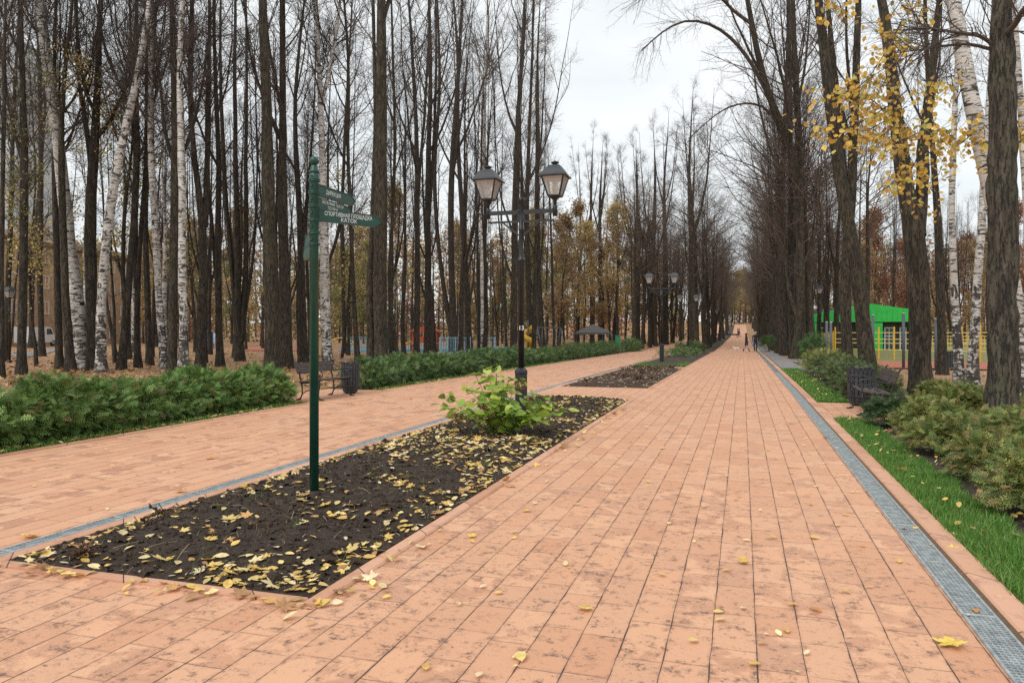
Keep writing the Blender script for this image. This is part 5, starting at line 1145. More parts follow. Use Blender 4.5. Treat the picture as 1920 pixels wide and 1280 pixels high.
def maple_leaves(tips, st, d):
    B = [[(1690, 40), (1672, 80), (1655, 110), (1640, 135), (1610, 170), (1575, 190), (1530, 165)], [(1700, 170), (1665, 200), (1620, 225), (1570, 255), (1522, 235)], [(1705, 240), (1668, 240), (1640, 265), (1625, 285)], [(1700, 200), (1660, 225), (1620, 250), (1590, 240)],
         [(1722, 290), (1712, 315), (1695, 330), (1690, 335)], [(1735, 190), (1760, 150), (1780, 155)], [(1730, 215), (1755, 225), (1765, 250), (1758, 285), (1748, 340), (1733, 385)], [(1800, 270), (1825, 250), (1850, 232), (1838, 290)], [(1690, 10), (1710, 20), (1735, 25)], [(1650, 60), (1675, 70), (1700, 95)],
         [(1660, 210), (1630, 180), (1600, 185), (1590, 160)], [(1895, 210), (1910, 230), (1915, 265)], [(1568, -10), (1573, 10), (1578, 30)], [(1720, 250), (1680, 270), (1655, 255)], [(1740, 260), (1772, 235), (1790, 260), (1780, 285)], [(1690, 160), (1650, 160), (1625, 150)]]
    out = []; lim = []
    for br in B:
        dd = d - rng.uniform(2.2, 3.8); P = np.array([pix(u, v, dd + rng.uniform(-.3, .3)) for u, v in br]); o, rr = resample(P, np.linspace(.014, .004, len(P)), 12, wander=.03); lim.append(tubes(o[None], rr[None], 5)); tw = grow(o[None], rr[None], np.zeros(16, int), rng.uniform(.1, 1, 16), rng.uniform(.25, .6, 16), R(1) * rng.uniform(30, 75, 16), -.2, 5, .005, .5, .15); lim.append(tubes(tw[0], tw[1], 3))
        n = int(22 * len(br)); q = o[rng.integers(2, 12, n)] + rng.normal(0, .21, (n, 3)) * [1, 1, .8] + [0, 0, -.08]
        N = nrm(rng.normal(0, .7, (n, 3)) + [.15, -.6, .6]); Y = nrm(np.stack([rng.normal(0, .8, n), rng.normal(0, .8, n), -np.ones(n) * .8], 1)); s = rng.uniform(.065, .125, n)
        out.append(inst(OVAL[0] * [1.35, 1, 1.5], OVAL[1], q, frames(Y, N), s, leafcols(n, AUT['gold'], j=.14)))
    maple_leaves.limbs = lim
    return out
T('o', [[(1729, 742, 43), (1728, 640, 40), (1727, 520, 39), (1722, 440, 40), (1712, 400, 33), (1704, 330, 31), (1690, 200, 27), (1677, 67, 23), (1668, 0, 21)], [(1725, 440, 24), (1741, 380, 25), (1748, 290, 24), (1755, 220, 22), (1768, 130, 19), (1784, 0, 14)]], 'thick forked trunk with yellow leaves hanging before it', name='maple_tree', group=GR_, top=15, c0=6.5, n=(22, 7, 6), sides=22, rough=.022, leaffn=maple_leaves, extra=lambda st, d: maple_leaves.limbs, K=36)
T('d', [[(1767, 701, 19), (1764, 600, 16), (1759, 480, 15), (1752, 350, 12), (1738, 200, 10), (1728, 0, 8)]], 'dark trunk right of the thick forked trunk, before the pavilion end', group=GR_, top=17, c0=5, n=(26, 7, 7))
T('B', [[(1800, 718, 19), (1796, 640, 17), (1790, 560, 14), (1785, 450, 13), (1787, 333, 12), (1791, 230, 11), (1800, 100, 10), (1803, 0, 8)]], 'left and slimmer of the two scarred birches by the right wood', group=GR_, c0=7, top=15, n=(18, 6, 6))
T('B', [[(1822, 723, 23), (1825, 650, 19), (1832, 560, 17), (1837, 480, 16), (1842, 360, 15), (1850, 200, 13), (1862, 0, 10)]], 'right and straighter of the two scarred birches by the right wood', group=GR_, c0=7, top=15, n=(18, 6, 6))
T('b', [[(1912, 752, 36), (1907, 640, 34), (1890, 520, 34), (1866, 430, 34), (1842, 350, 33), (1818, 250, 33), (1788, 140, 32), (1772, 60, 31), (1757, 0, 30)]], 'white birch slanting left behind the big knotted trunk', group=GR_, c0=8, top=16, sides=18, n=(16, 6, 6), lk=.2)
def ex10(st, d): return limb([(1860, 75, 0), (1835, 62, .2), (1790, 60, .3), (1740, 52, .4), (1690, 60, .5)], 9, 2, d, 18, 7, st=st) + limb([(1862, 85, 0), (1810, 82, .5), (1740, 92, .9), (1680, 100, 1.3)], 8, 2, d, 18, 7, st=st) + limb([(1890, 60, 0), (1915, 30, -.3), (1950, -20, -.6)], 14, 4, d, 14, 6, st=st)
T('g', [[(1885, 806, 60), (1884, 760, 56), (1883, 700, 55), (1882, 640, 54), (1878, 560, 54), (1880, 480, 52), (1880, 367, 52), (1877, 250, 51), (1879, 120, 49), (1879, 60, 46), (1880, 0, 40)]], 'biggest knotted grey brown trunk at the right edge, nearest the camera', group=GR_, top=13, c0=5.8, sides=40, rough=.04, n=(16, 7, 6), extra=ex10, K=70)
T('b', [[(1935, 735, 20), (1930, 500, 17), (1923, 250, 15), (1910, 60, 14), (1905, 0, 13)]], 'birch at the extreme right edge of the picture, right of the knotted trunk', group=GR_, c0=7, top=15, n=(16, 6, 6))
# ---------------------------------------------------------------- prototypes and copies
def proto(kind, H, r0, n, c0, leaf=None, forks=0, group=None, tm='twig', **kw):
    stems = []; K = 16
    P = [(0, 0, -.3)]; lean = rng.normal(0, .03, 2)
    for k in range(1, 6): P.append((lean[0] * H * k / 5 + rng.normal(0, .12), lean[1] * H * k / 5 + rng.normal(0, .12), H * k / 5))
    o, rr = resample(P, r0 * (1 - np.linspace(0, 1, 6)) ** 1.15 + .008, K, wander=.08); rr = rr * (1 + .5 * np.exp(-np.maximum(0, o[:, 2]) / .3)); stems.append((o, rr))
    for f in range(forks):
        i = int(rng.integers(3, 7)); a = rng.uniform(0, 6.3); b = o[i]; q = [b + np.array([math.cos(a), math.sin(a), 0]) * e + [0, 0, z] for e, z in ((0, 0), (.5, 1.2), (.9, 3.0), (1.2, (H - b[2]) * .9))]
        o2, r2 = resample(q, [rr[i] * .7, rr[i] * .58, rr[i] * .38, .008], K, wander=.06); stems.append((o2, r2))
    parts = [tubes(a[None], b[None], 9) for a, b in stems]; cp, tips, P1 = crown(stems, c0, H, *n, **kw)
    lf = None
    if leaf: lf = [x for x in [leaves_at(tips, m, s, AUT[p], sp, clump=cl) for m, s, p, sp, cl in leaf] if x]
    birch = kind in 'bB'
    return finish_tree('birch_tree' if birch else ('autumn_tree' if leaf else 'linden_tree'), 'tree', group, (0, 0, 0), parts, cp, M[BARK[kind]], M['twig_birch' if birch else tm], lf)
def scatter(protos, spots, label, group, smin=.85, smax=1.15):
    for i, (x, y) in enumerate(spots):
        p, kids, used = protos[i % len(protos)]
        if not used[0]: o = p; used[0] = 1
        else: o = copy_tree(p, kids)
        s = rng.uniform(smin, smax); o.location = (x, y, float(gz(y)) - .05); o.rotation_euler = (rng.normal(0, .015), rng.normal(0, .015), rng.uniform(0, 6.28)); o.scale = (s, s, s * rng.uniform(.95, 1.08)); tag(o, label, 'tree', group)
        TREES.append((x, y, 0))
def mk(*a, **k):
    o = proto(*a, **k); TREES.pop(); return [o, kid_map(o), [0]]
def free(x, y, r): return all((x - t[0]) ** 2 + (y - t[1]) ** 2 > r * r for t in TREES)
def spots(n, umin, umax, dmin, dmax, ok, r):
    out = []; g = 0
    while len(out) < n and g < 20000:
        g += 1; d = dmin + (dmax - dmin) * rng.random() ** .8; u = rng.uniform(umin, umax); x, y = cw((u - 960) / F * d, d)
        if ok(x, y, u, d) and free(x, y, r) and all((x - a) ** 2 + (y - b) ** 2 > r * r for a, b in out): out.append((x, y))
    return out
def okl(x, y, u, d):
    if x > -11.5: return False
    if 50 < d < 68 and 600 < u < 1075: return False
    if u < 150 and d < 100: return False
    if u < 240 and d < 100 and int(u * 7) % 3: return False
    return (u - 960) / F * d > -54
wood = [mk('d', 17, .14, (32, 8, 7), 5.5, forks=2, lk=.24), mk('d', 19, .16, (34, 8, 7), 6, forks=3, lk=.22), mk('o', 16, .13, (32, 8, 7), 5, forks=2, lk=.24), mk('d', 18, .12, (32, 8, 7), 6, forks=3, lk=.2), mk('d', 15, .10, (24, 7, 6), 5, forks=2, lk=.24), mk('B', 17, .14, (26, 7, 6), 6.5, droop=True)]
scatter(wood, spots(28, -60, 1050, 34, 60, okl, 2.2), 'bare tree among many in the left wood behind the front trunks', 'inner trees of the left wood')
scatter([mk('d', 18, .16, (26, 7, 6), 5, forks=2, lk=.26, rdn=1.3), mk('d', 16, .13, (26, 7, 6), 5, forks=2, lk=.26, rdn=1.3), mk('o', 19, .15, (26, 7, 6), 6, forks=3, lk=.24, rdn=1.3)], spots(32, 0, 1230, 64, 108, okl, 2.6), 'distant bare tree beyond the playground in the left wood', 'far trees of the left wood')
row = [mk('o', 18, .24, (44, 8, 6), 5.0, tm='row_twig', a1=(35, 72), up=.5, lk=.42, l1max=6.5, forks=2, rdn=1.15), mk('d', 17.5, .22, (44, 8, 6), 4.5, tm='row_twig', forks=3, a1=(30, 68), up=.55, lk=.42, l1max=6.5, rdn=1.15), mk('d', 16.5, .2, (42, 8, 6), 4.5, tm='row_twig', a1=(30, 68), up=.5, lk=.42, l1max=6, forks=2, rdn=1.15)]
ys = list(np.arange(47, 70, 3.3)) + list(np.arange(70, 130, 5)) + list(np.arange(132, 250, 9))
scatter(row, [(3.1 + rng.normal(0, .2), y + rng.normal(0, .5)) for y in ys], 'avenue tree in the long row receding along the right side of the path', 'avenue row right of the path', .9, 1.1)
scatter(row, [(-4.0 + rng.normal(0, .35), y + rng.normal(0, .5)) for y in list(np.arange(73, 130, 5.5)) + list(np.arange(134, 250, 9))], 'avenue tree in the far row growing along the median', 'avenue row in the median', .85, 1.05)
scatter(row, [(-9.9 + rng.normal(0, .3), y + rng.normal(0, .6)) for y in list(np.arange(72, 130, 6)) + list(np.arange(136, 240, 12))], 'avenue tree in the row beyond the far left hedge', 'avenue row left of the left path', .85, 1.05)
scatter(row, [(6.8 + rng.normal(0, .5), y + rng.normal(0, .8)) for y in list(np.arange(50, 130, 6.5))], 'avenue tree in the second row behind the right hand row', 'second row right of the path', .8, 1.0)
def okr(x, y, u, d): return x > 8 and not (d < 86 and u > 1515)
scatter(wood[:4], spots(26, 1480, 2000, 82, 118, okr, 2.6), 'bare tree in the wood behind the green pavilion', 'trees of the right wood', .9, 1.1)
AT = [mk('d', 13, .13, (26, 6, 5), 2.0, leaf=[(8000, .15, 'ochre', .22, (.35, -.08))], a1=(40, 75), up=.5), mk('d', 12, .12, (26, 6, 5), 1.5, leaf=[(7000, .15, 'olive', .22, (.35, -.1)), (1400, .15, 'yellow', .2, (.4, .1))], a1=(40, 75), up=.5),
      mk('d', 14, .13, (26, 6, 5), 2.5, leaf=[(4000, .15, 'yellow', .22, (.35, .02)), (3600, .15, 'ochre', .25, (.4, 0))], a1=(40, 75), up=.5), mk('d', 13, .13, (26, 6, 5), 1.8, leaf=[(8000, .15, 'russet', .22, (.35, -.05))], a1=(40, 75), up=.5)]
scatter(AT[:3], spots(10, 960, 1260, 72, 108, okl, 2.6), 'autumn tree with muted leaves filling in beyond the gazebo', 'autumn trees beyond the gazebo', .85, 1.2)
scatter(AT[:3], spots(30, 40, 1240, 68, 112, okl, 3.0), 'autumn tree with ochre, yellow or olive leaves behind the left wood', 'autumn trees behind the left wood', .8, 1.15)
scatter([AT[3], AT[0], AT[2]], spots(14, 1530, 1990, 84, 112, okr, 3.0), 'autumn tree with russet or golden leaves behind the pavilion', 'autumn trees of the right wood', .85, 1.2)
scatter([AT[1], AT[2]], [(-5, 266), (-1, 272), (2.5, 263), (-9, 268), (-2.5, 262), (1, 280), (-6, 285), (5.5, 270), (-3.5, 290), (3, 290)], 'yellow green tree closing the far end of the path', 'trees at the path end', 1.1, 1.5)
# thin leafy young trees near the big birch
lt = mk('d', 11, .07, (22, 6, 5), 2.5, leaf=[(700, .12, 'yellow', .2, (.6, .05)), (260, .12, 'olive', .2, (.6, .1))], a1=(40, 75), up=.4)
lp = [cw((u - 960) / F * d, d) for u, d in ((70, 33), (215, 36), (150, 39), (15, 40), (300, 42), (640, 46), (560, 52))]
scatter([lt], lp, 'young thin tree still holding scattered yellow leaves in the left wood', 'young yellowing trees in the left wood', .9, 1.25)
# distant wood: one mass beyond everything countable
def far_wood(name, label, pts, hlo, hhi, pal, nl):
    parts = []; lf = []
    for x, y in pts:
        z = float(gz(y)); H = rng.uniform(hlo, hhi); P = np.array([[[x, y, z - .3], [x + rng.normal(0, .2), y, z + H * .5], [x + rng.normal(0, .5), y, z + H]]]); Rr = np.array([[.2, .13, .04]]); parts.append(tubes(P, Rr, 5))
        m = 26; P1, R1 = grow(P, Rr, np.zeros(m, int), rng.uniform(.15, .95, m), rng.uniform(1.5, 4.5, m), R(1) * rng.uniform(25, 60, m), .6, 4, .05, .3, .15); parts.append(tubes(P1, R1, 3))
        q = np.repeat(np.arange(m), 5); P2, R2 = grow(P1, R1, q, rng.uniform(.2, 1, len(q)), rng.uniform(.6, 1.8, len(q)), R(1) * rng.uniform(25, 60, len(q)), .3, 3, .035, .5, .15); parts.append(tubes(P2, R2, 3))
        lo = np.array([[x, y, z]]) + np.stack([rng.normal(0, 1.6, 40), rng.normal(0, 1.6, 40), rng.uniform(.2, 5.5, 40)], 1); l = leaves_at(lo, nl // 2, .5, AUT[['ochre', 'olive', 'russet'][int(rng.integers(0, 3))]] * 1.0, .4); lf.append(l)
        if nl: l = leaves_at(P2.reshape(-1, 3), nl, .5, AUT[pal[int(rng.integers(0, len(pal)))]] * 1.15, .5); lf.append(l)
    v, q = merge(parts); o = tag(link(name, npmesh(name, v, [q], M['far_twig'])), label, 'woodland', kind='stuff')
    if lf:
        V = np.concatenate([l[0] for l in lf]); off = 0; Fs = []
        for l in lf: Fs += [f + off for f in l[1]]; off += len(l[0])
        o2 = link('leaves', npmesh('leaves', V, Fs, M['foliage'], tint=np.concatenate([l[2] for l in lf])), o)
pts = spots(170, -250, 1330, 112, 175, lambda x, y, u, d: x < -12 and (u - 960) / F * d > -130 and (u > 120 or d < 160), 1.5) + spots(95, 1420, 2150, 120, 175, lambda x, y, u, d: x > 6, 1.5)
far_wood('distant_wood', 'brown and ochre mass of far woodland closing the view', pts, 13, 19, ['ochre', 'ochre', 'olive', 'russet', 'yellow'], 300)
pts = [cw((u - 960) / F * d, d) for u, d in zip(rng.uniform(-300, 2300, 120), rng.uniform(240, 330, 120))]
pts += [cw((u - 960) / F * d, d) for u, d in zip(rng.uniform(1335, 1445, 45), rng.uniform(268, 310, 45))]
far_wood('horizon_wood', 'low grey brown band of woodland on the horizon', pts, 14, 20, ['ochre', 'olive'], 220)
# ================================================================ HEDGES, SHRUBS, FLOWERS
def frond(k=6, wide=.42):
    V = []; Q = []
    def dia(b, e, w):
        b = np.array(b, float); e = np.array(e, float); t = e - b; s = np.array([-t[1], t[0]]); s = s / np.linalg.norm(s) * w; m = b + t * .45
        i = len(V)
        for p in (b, m + s, e, m - s): V.append((p[0], p[1], -.30 * p[1] ** 2 - .25 * p[0] ** 2))
        Q.append((i, i + 1, i + 2, i + 3))
    dia((0, 0), (0, 1.0), .022)
    for j in range(k):
        y = .10 + .8 * j / k; L = wide * (1 - .65 * j / k) * (1 if j else .7)
        for s in (-1, 1):
            dia((0, y), (s * L * .75, y + L * .62), .029)
            if L > .26: dia((s * L * .35, y + L * .29), (s * L * .36 + s * .02, y + L * .29 + .17), .026); dia((s * L * .45, y + L * .36), (s * (L * .45 + .17), y + L * .36 + .03), .026)
    return np.array(V), [np.array(Q)]
FR1, FR2, FR3 = frond(5, .40), frond(4, .42), frond(2, .5)
def shrub_pts(n, c, rx, ry, rz, seed, inner=.35, lo=-.35):
    D = rdir(n); D[:, 2] = np.where(D[:, 2] < lo, -D[:, 2], D[:, 2])
    f = np.array([1 + .42 * mnoise.noise(Vector(q) * 2.1 + Vector((seed, 0, 0))) + .12 * mnoise.noise(Vector(q) * 5 + Vector((0, seed, 0))) for q in D])
    r = f * (1 - inner * rng.random(n) ** 1.6)
    P = np.asarray(c) + D * r[:, None] * [rx, ry, rz]
    return P, D
def fronds(P, D, size, pal, tpl, upw=.35, jit=.5, p=None):
    n = len(P); Y = nrm(D * [1, 1, .6] + [0, 0, upw] + rng.normal(0, jit, (n, 3))); N = nrm(D * .5 + [0, 0, .8] + rng.normal(0, .45, (n, 3)))
    return inst(tpl[0], tpl[1], P, frames(Y, N), size * rng.uniform(.45, 1.35, n), leafcols(n, pal, p, .16))
HG = np.array([(.105, .19, .05), (.14, .25, .07), (.075, .145, .04), (.19, .30, .09), (.25, .35, .115), (.10, .16, .05), (.075, .145, .04), (.14, .25, .07), (.17, .13, .06)])
HD = np.array([(.08, .14, .042), (.105, .18, .052), (.06, .105, .034), (.15, .23, .07)])
RS = np.array([(.15, .20, .05), (.22, .25, .07), (.11, .155, .042), (.30, .30, .10), (.22, .16, .07), (.075, .12, .035), (.13, .18, .048)]) * [1.25, 1.22, 1.1]
def joinleaf(L):
    V = np.concatenate([l[0] for l in L]); off = 0; Fs = []
    for l in L: Fs += [f + off for f in l[1]]; off += len(l[0])
    return V, Fs, np.concatenate([l[2] for l in L])
def stems_mesh(base, n, R0, H, r=.012):
    a = rng.uniform(0, 2 * np.pi, n); rr = R0 * np.sqrt(rng.random(n)); S = np.stack([rr * np.cos(a) * .25, rr * np.sin(a) * .25, np.full(n, -.05)], 1); E = np.stack([rr * np.cos(a), rr * np.sin(a), H * rng.uniform(.6, 1, n)], 1)
    t = np.linspace(0, 1, 5)[None, :, None]; P = S[:, None] * (1 - t) + E[:, None] * t + rng.normal(0, .02, (n, 5, 3)); return tubes(P + np.asarray(base), np.full((n, 5), r) * np.linspace(1, .4, 5), 4)
def hedge(name, label, x0, x1, y0, y1, H, pal, tpl, per, size, step=.85):
    base = np.array([(x0 + x1) / 2, y0, float(gz(y0))]); t = thing(name, label, 'hedge', base); L = []; S = []
    y = y0 + step * .5; k = 0
    while y < y1 - .2:
        h = H * rng.uniform(.82, 1.14); cx = (x0 + x1) / 2 + rng.normal(0, .06); c = (cx, y, float(gz(y)) + h * .47)
        P, D = shrub_pts(per, c, (x1 - x0) * .55, step * .80, h * .56, k * 3.7, .40, -.92); P[:, 2] = np.maximum(P[:, 2], float(gz(y)) + .05); L.append(fronds(P, D, size, pal, tpl)); S.append(stems_mesh((cx, y, float(gz(y))), 12, .4, h * .8)); y += step * rng.uniform(.85, 1.15); k += 1
    V, Fs, tt = joinleaf(L); link('foliage', npmesh('foliage', V - base, Fs, M['needle'], tint=tt), t)
    v, q = merge(S); link('woody_base', npmesh('woody_base', v - base, [q], M['stem']), t)
hedge('hedge', 'long dense green conifer hedge running along the left path before the bench', -10.55, -9.3, 2.0, 13.9, .73, HG * [1.08, 1.12, .88], FR1, 2800, .165)
hedge('hedge', 'low dark green hedge beyond the left bench, receding along the left path', -10.3, -9.3, 17.6, 40, .70, HD * 1.12, FR2, 1150, .20, .95)
hedge('hedge', 'distant continuation of the left hedge after the first gap', -10.2, -9.2, 41, 58, .8, HD, FR3, 500, .24, 1.1)
hedge('hedge', 'farthest short piece of hedge on the left, close to the third lamp', -10.0, -8.9, 62, 70, 1.0, HD, FR3, 400, .28, 1.1)
def shrub(name, label, base, rx, ry, rz, n, size, pal, tpl, group=None, upw=.35, jit=.5, lift=.85, ns=14):
    t = thing(name, label, 'shrub', base, 0, group)
    P, D = shrub_pts(n, (0, 0, rz * lift), rx, ry, rz, rng.uniform(0, 99), .5); v, f, c = fronds(P, D, size, pal, tpl, upw, jit)
    link('foliage', npmesh('foliage', v, f, M['needle'], tint=c), t); v, q = stems_mesh((0, 0, 0), ns, rx * .7, rz * 1.3); link('woody_base', npmesh('woody_base', v, [q], M['stem']), t); return t
RSH = [(1648, 800, .36, .36, .32, 700, 'small dark green shrub at the corner of the right bench bay'), (1722, 818, .50, .55, .38, 1300, 'olive shrub in front of the thick forked trunk'), (1762, 852, .55, .55, .36, 1200, 'olive shrub between the grass strip and the bushes by the knotted trunk'), (1800, 778, .65, .60, .38, 1500, 'broad olive shrub to the left of the knotted trunk foot'),
       (1850, 905, .50, .52, .34, 1300, 'yellowish shrub standing over the bare soil near the right edge'), (1930, 965, .50, .55, .36, 1300, 'nearest bronze green shrub, cut by the right edge'), (1748, 752, .50, .45, .30, 900, 'low green shrub hugging the thick forked trunk'), (1895, 842, .62, .6, .36, 1400, 'bronze shrub right in front of the knotted trunk'), (1850, 782, .6, .6, .34, 900, 'dull green shrub behind the bronze ones, left of the knotted trunk'), (1985, 870, .7, .7, .4, 1200, 'shrub mostly beyond the right edge of the picture')]
for u, v, rx, ry, rz, n, lab in RSH:
    p, d = at(u, v); p = p + [.12, 0, 0]; pl = RS if 'dark green' not in lab else np.array([(.06, .11, .035), (.08, .14, .045), (.045, .085, .03)])
    shrub('conifer_shrub', lab, p, rx * .88, ry * .88, rz * .74, int(n * 1.9), .13, pl, FR1, 'low shrubs beside the right path', .25, .6)
y = 17.9; k = 0; g2 = ['first shrub after the right bench, next to the litter bin', 'second shrub after the right bench', 'third shrub after the right bench', 'fourth shrub after the right bench', 'fifth shrub after the right bench', 'shrub of the right row just before the grey side path', 'last shrub of the right row, at the start of the grey side path']
for yy, xx, rr in ((18.3, 2.75, .62), (19.9, 2.85, .68), (21.7, 2.8, .7), (23.7, 2.9, .75), (26.0, 2.85, .8), (28.6, 2.95, .85), (31.3, 3.0, .9)):
    shrub('conifer_shrub', g2[k], (xx, yy, float(gz(yy))), rr, rr * 1.1, .33 + .02 * k, 1700, .17, RS if k > 4 else np.array([(.09, .13, .04), (.12, .16, .05), (.07, .11, .036), (.15, .17, .06)]), FR2, 'row of shrubs beyond the right bench', .3, .55); k += 1
for u, v, rx, rz, lab in ((1262, 672, 1.0, .28, 'flat spreading juniper just right of the second lamp'), (1284, 669, .9, .30, 'spreading juniper in the middle of the far bed'), (1310, 664, .55, .40, 'small round dark bush in the far bed by the third lamp'), (1277, 661, .55, .42, 'round dark bush behind the spreading junipers'), (1300, 660, .5, .5, 'upright small bush at the foot of the third lamp')):
    p, d = at(u, v); shrub('juniper_bush', lab, p, rx, rx * .8, rz, 420, .30, HD if 'round' in lab else HG, FR3, None, .2, .5, .8, 8)
for yy, xx, lab in ((70, 2.2, 'bright green bush behind the walking couple'), (45, 3.9, 'round green shrub at the foot of the near avenue trunks')):
    shrub('conifer_shrub', lab, (xx, yy, float(gz(yy))), .8, .8, .75, 500, .36, np.array([(.07, .16, .035), (.1, .2, .05), (.05, .11, .03)]), FR3, None, .4, .5)
# ---------------------------------------------------------------- hydrangea
def heart():
    V = np.array([(0, 0, 0), (.22, -.10, .03), (.44, .08, .07), (.47, .34, .06), (.34, .62, .0), (.12, .88, -.07), (0, 1.02, -.12), (-.12, .88, -.07), (-.34, .62, .0), (-.47, .34, .06), (-.44, .08, .07), (-.22, -.10, .03), (0, .42, -.035)], float)
    return V, [np.array([[12, i, (i + 1) % 12] for i in range(12)])]
HE = heart()
p, d = at_h(938, 814, .09); base = np.array([p[0], p[1], .075]); t = thing('hydrangea_bush', 'lime green hydrangea with brown dried flower heads in the near bed', 'bush', base)
ENDS = [(-.72, .1, .46), (-.62, -.15, .62), (-.40, .1, .72), (-.32, .3, .92), (-.16, -.1, 1.02), (-.05, .2, 1.0), (.10, -.15, .88), (.22, .2, .85), (.36, 0, .62), (.52, -.1, .50), (.68, .1, .50), (.80, -.05, .40), (.60, .3, .55), (-.12, -.35, .60), (.15, -.35, .52), (.42, -.32, .34), (-.38, -.25, .45), (0, .35, .8), (.3, -.2, .4), (-.2, .1, .66), (.48, .15, .42), (.0, -.2, .75)]
S = []; A = []; Yl = []; Nl = []; sz = []
for ex, ey, ez in ENDS:
    e = RT * ex * 1.2 + FR * ey * 1.3 + np.array([0, 0, ez * .93]); s0 = np.array([rng.normal(0, .07), rng.normal(0, .07), -.05]); m = (s0 + e) / 2 * [.75, .75, 1.15]; tt = np.linspace(0, 1, 9)[:, None]; c = s0 * (1 - tt) ** 2 + 2 * m * tt * (1 - tt) + e * tt ** 2; S.append(tubes(c[None], np.linspace(.007, .003, 9)[None], 6))
    for j in (2, 3, 4, 5, 5, 6, 6, 7, 7, 8, 8):
        a0 = rng.uniform(0, 6.28)
        for q in (0, math.pi):
            if rng.random() < .12: continue
            o = np.array([math.cos(a0 + q), math.sin(a0 + q), rng.uniform(-.25, .35)]); o /= np.linalg.norm(o); A.append(c[j] + o * .035); Yl.append(o + [0, 0, -.15]); Nl.append(np.array([0, 0, 1.]) + rng.normal(0, .45, 3)); sz.append(rng.uniform(.085, .175))
HP = np.array([(.38, .50, .075), (.28, .42, .065), (.47, .56, .12), (.20, .33, .05), (.58, .58, .16), (.15, .29, .07)])
v, f, c = inst(HE[0], HE[1], np.array(A), frames(np.array(Yl), np.array(Nl)), np.array(sz), leafcols(len(A), HP, [.27, .24, .2, .15, .08, .06], .12))
link('leaves', npmesh('leaves', v, f, M['foliage'], tint=c, smooth=True), t)
for v, q in S: link('stem', npmesh('stem', v, [q], M['stem'], smooth=True), t)
for (u, v_, r) in ((858, 783, .085), (975, 722, .10), (906, 760, .08), (1030, 762, .06)):
    c = pix(u, v_, d - .15) - base; D = rdir(150); P = c + D * r * rng.uniform(.75, 1.05, (150, 1)) * [1, 1, .8]; vv, ff, cc = inst(OVAL[0], OVAL[1], P, frames(nrm(np.cross(D, rdir(150))), D), rng.uniform(.022, .035, 150), leafcols(150, np.array([(.20, .10, .045), (.13, .065, .03), (.28, .16, .08)])))
    o = link('flower_head', npmesh('flower_head', vv, ff, M['litter'], tint=cc), t)
# withered plants in the beds
def withered(u, v, r, n, lab, group):
    p, d = at(u, v); t = []; a = rng.uniform(0, 6.28, n); ln = r * rng.uniform(.6, 1.3, n); S = np.zeros((n, 3)); E = np.stack([np.cos(a) * ln * .9, np.sin(a) * ln * .9, ln * rng.uniform(.2, 1.1, n)], 1); tt = np.linspace(0, 1, 4)[None, :, None]; P = S[:, None] * (1 - tt) + E[:, None] * tt; P[:, :, 2] -= (tt[:, :, 0] ** 2) * ln[:, None] * .3
    th = thing('withered_plant', lab, 'dead plant', (p[0], p[1], p[2] + .05), 0, group); vv, q = tubes(P + rng.normal(0, r * .06, P.shape), np.full((n, 4), .0045) * (d / 6) ** .5, 4); link('stalks', npmesh('stalks', vv, [q], M['wither']), th)
    k = n * 2; Q = P[rng.integers(0, n, k), rng.integers(1, 4, k)] + rng.normal(0, r * .1, (k, 3)); vv, f, c = inst(OVAL[0], OVAL[1], Q, frames(rdir(k), rdir(k)), r * rng.uniform(.18, .4, k), leafcols(k, np.array([(.10, .045, .025), (.16, .08, .04), (.07, .035, .022), (.2, .11, .06)]))); link('dead_leaves', npmesh('dead_leaves', vv, f, M['litter'], tint=c), th)
M['wither'] = paint('dead_stalks', (.09, .05, .03), .95, .4)
for u, v, r, lab in ((311, 978, .12, 'dark dead stub close to the left drain in the near bed'), (277, 1010, .13, 'brown dead stub in the left end of the near bed'), (485, 1006, .10, 'low dead tuft left of the signpost foot'), (483, 938, .10, 'reddish dead tuft near the drain, behind the signpost line'), (150, 1052, .10, 'tan dead tuft at the front left corner of the near bed'), (700, 868, .12, 'brown dead tuft amid the thickest yellow leaves'), (790, 850, .11, 'dead tuft halfway between signpost and hydrangea')):
    withered(u, v, r, 26, lab, None)
for i in range(34):
    x = rng.uniform(BX0 + .3, BX1 - .3); y = rng.uniform(20.6, 31.8); X_, D_ = (x * CT + y * ST), (-x * ST + y * CT)
    zz_ = EYE - float(gz(y)); withered(960 + F * X_ / D_, HOR + F * zz_ / D_, rng.uniform(.13, .24), 16, 'withered brown rosette in the middle bed', 'withered plants of the middle bed')
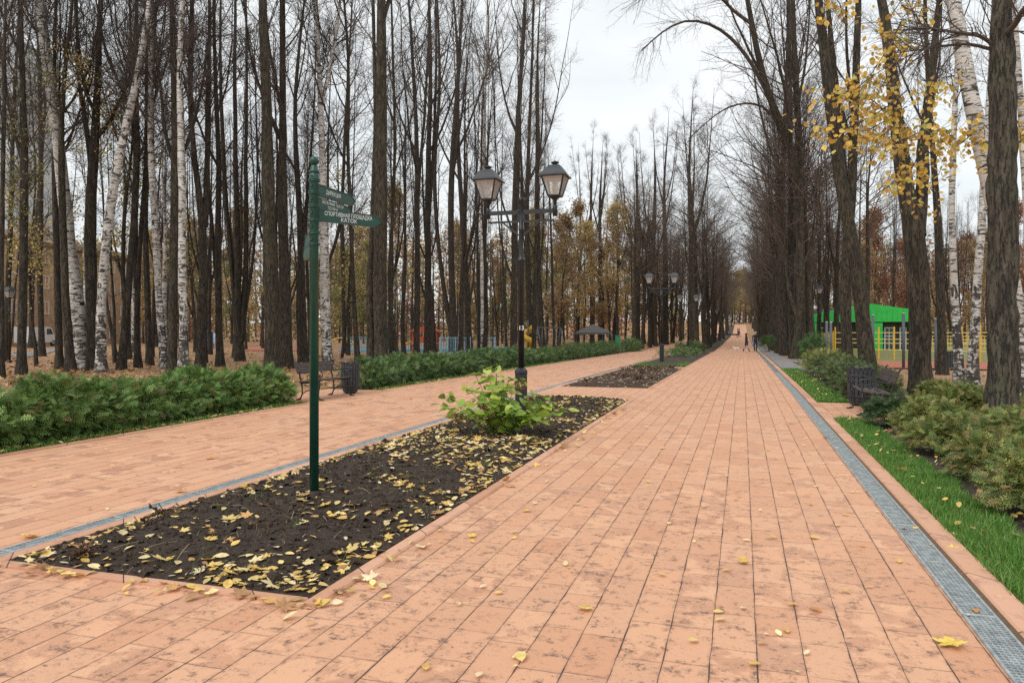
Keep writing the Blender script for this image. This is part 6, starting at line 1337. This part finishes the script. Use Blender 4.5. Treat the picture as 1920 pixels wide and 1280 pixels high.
# ================================================================ SKY, SUN, CAMERA
wd = bpy.data.worlds.new('World'); scene.world = wd; wd.use_nodes = True; nt = wd.node_tree; nt.nodes.clear()
out = nt.nodes.new('ShaderNodeOutputWorld'); bg = nt.nodes.new('ShaderNodeBackground'); sky = nt.nodes.new('ShaderNodeTexSky'); sky.sky_type = 'NISHITA'; sky.sun_disc = False
SUN_EL, SUN_AZ = R(48), R(200)
sky.sun_elevation = SUN_EL; sky.sun_rotation = SUN_AZ; sky.dust_density = 4; sky.air_density = 1.2
tc = nt.nodes.new('ShaderNodeTexCoord'); nz = nt.nodes.new('ShaderNodeTexNoise'); nz.inputs['Scale'].default_value = 2.6; nz.inputs['Detail'].default_value = 6; nz.inputs['Roughness'].default_value = .55; nz.inputs['Distortion'].default_value = .4
mp = nt.nodes.new('ShaderNodeMapping'); mp.inputs['Scale'].default_value = (1, 1, 2.2); nt.links.new(tc.outputs['Generated'], mp.inputs['Vector']); nt.links.new(mp.outputs[0], nz.inputs['Vector'])
rp = nt.nodes.new('ShaderNodeValToRGB'); rp.color_ramp.elements[0].position = .34; rp.color_ramp.elements[0].color = (7.5, 8.0, 8.2, 1); rp.color_ramp.elements[1].position = .62; rp.color_ramp.elements[1].color = (8.9, 9.15, 9.2, 1); nt.links.new(nz.outputs['Fac'], rp.inputs[0])
mx = nt.nodes.new('ShaderNodeMix'); mx.data_type = 'RGBA'; mx.inputs[0].default_value = .92; nt.links.new(sky.outputs[0], mx.inputs[6]); nt.links.new(rp.outputs[0], mx.inputs[7]); nt.links.new(mx.outputs[2], bg.inputs[0]); bg.inputs[1].default_value = .11; nt.links.new(bg.outputs[0], out.inputs[0])
sl = bpy.data.lights.new('sun', 'SUN'); sl.energy = 1.5; sl.angle = R(35); sl.color = (1, .965, .92); so = bpy.data.objects.new('sun', sl); COL.objects.link(so)
az = SUN_AZ; sd = Vector((math.sin(az) * math.cos(SUN_EL), math.cos(az) * math.cos(SUN_EL), math.sin(SUN_EL))); so.rotation_euler = sd.to_track_quat('Z', 'Y').to_euler(); so.location = (0, -10, 60)
cd = bpy.data.cameras.new('camera'); cd.sensor_width = 36; cd.lens = F / 1920 * 36; cd.shift_y = -(640 - HOR) / 1920; cd.clip_end = 3000; cd.clip_start = .05
co_ = bpy.data.objects.new('camera', cd); COL.objects.link(co_); co_.location = (0, 0, EYE); co_.rotation_euler = (R(90), 0, TH); scene.camera = co_
vs = scene.view_settings; vs.view_transform = 'Standard'; vs.look = 'None'; vs.exposure = .13; vs.gamma = 1
scene.cycles.use_denoising = False
scene.cycles.max_bounces = 6; scene.cycles.transparent_max_bounces = 8
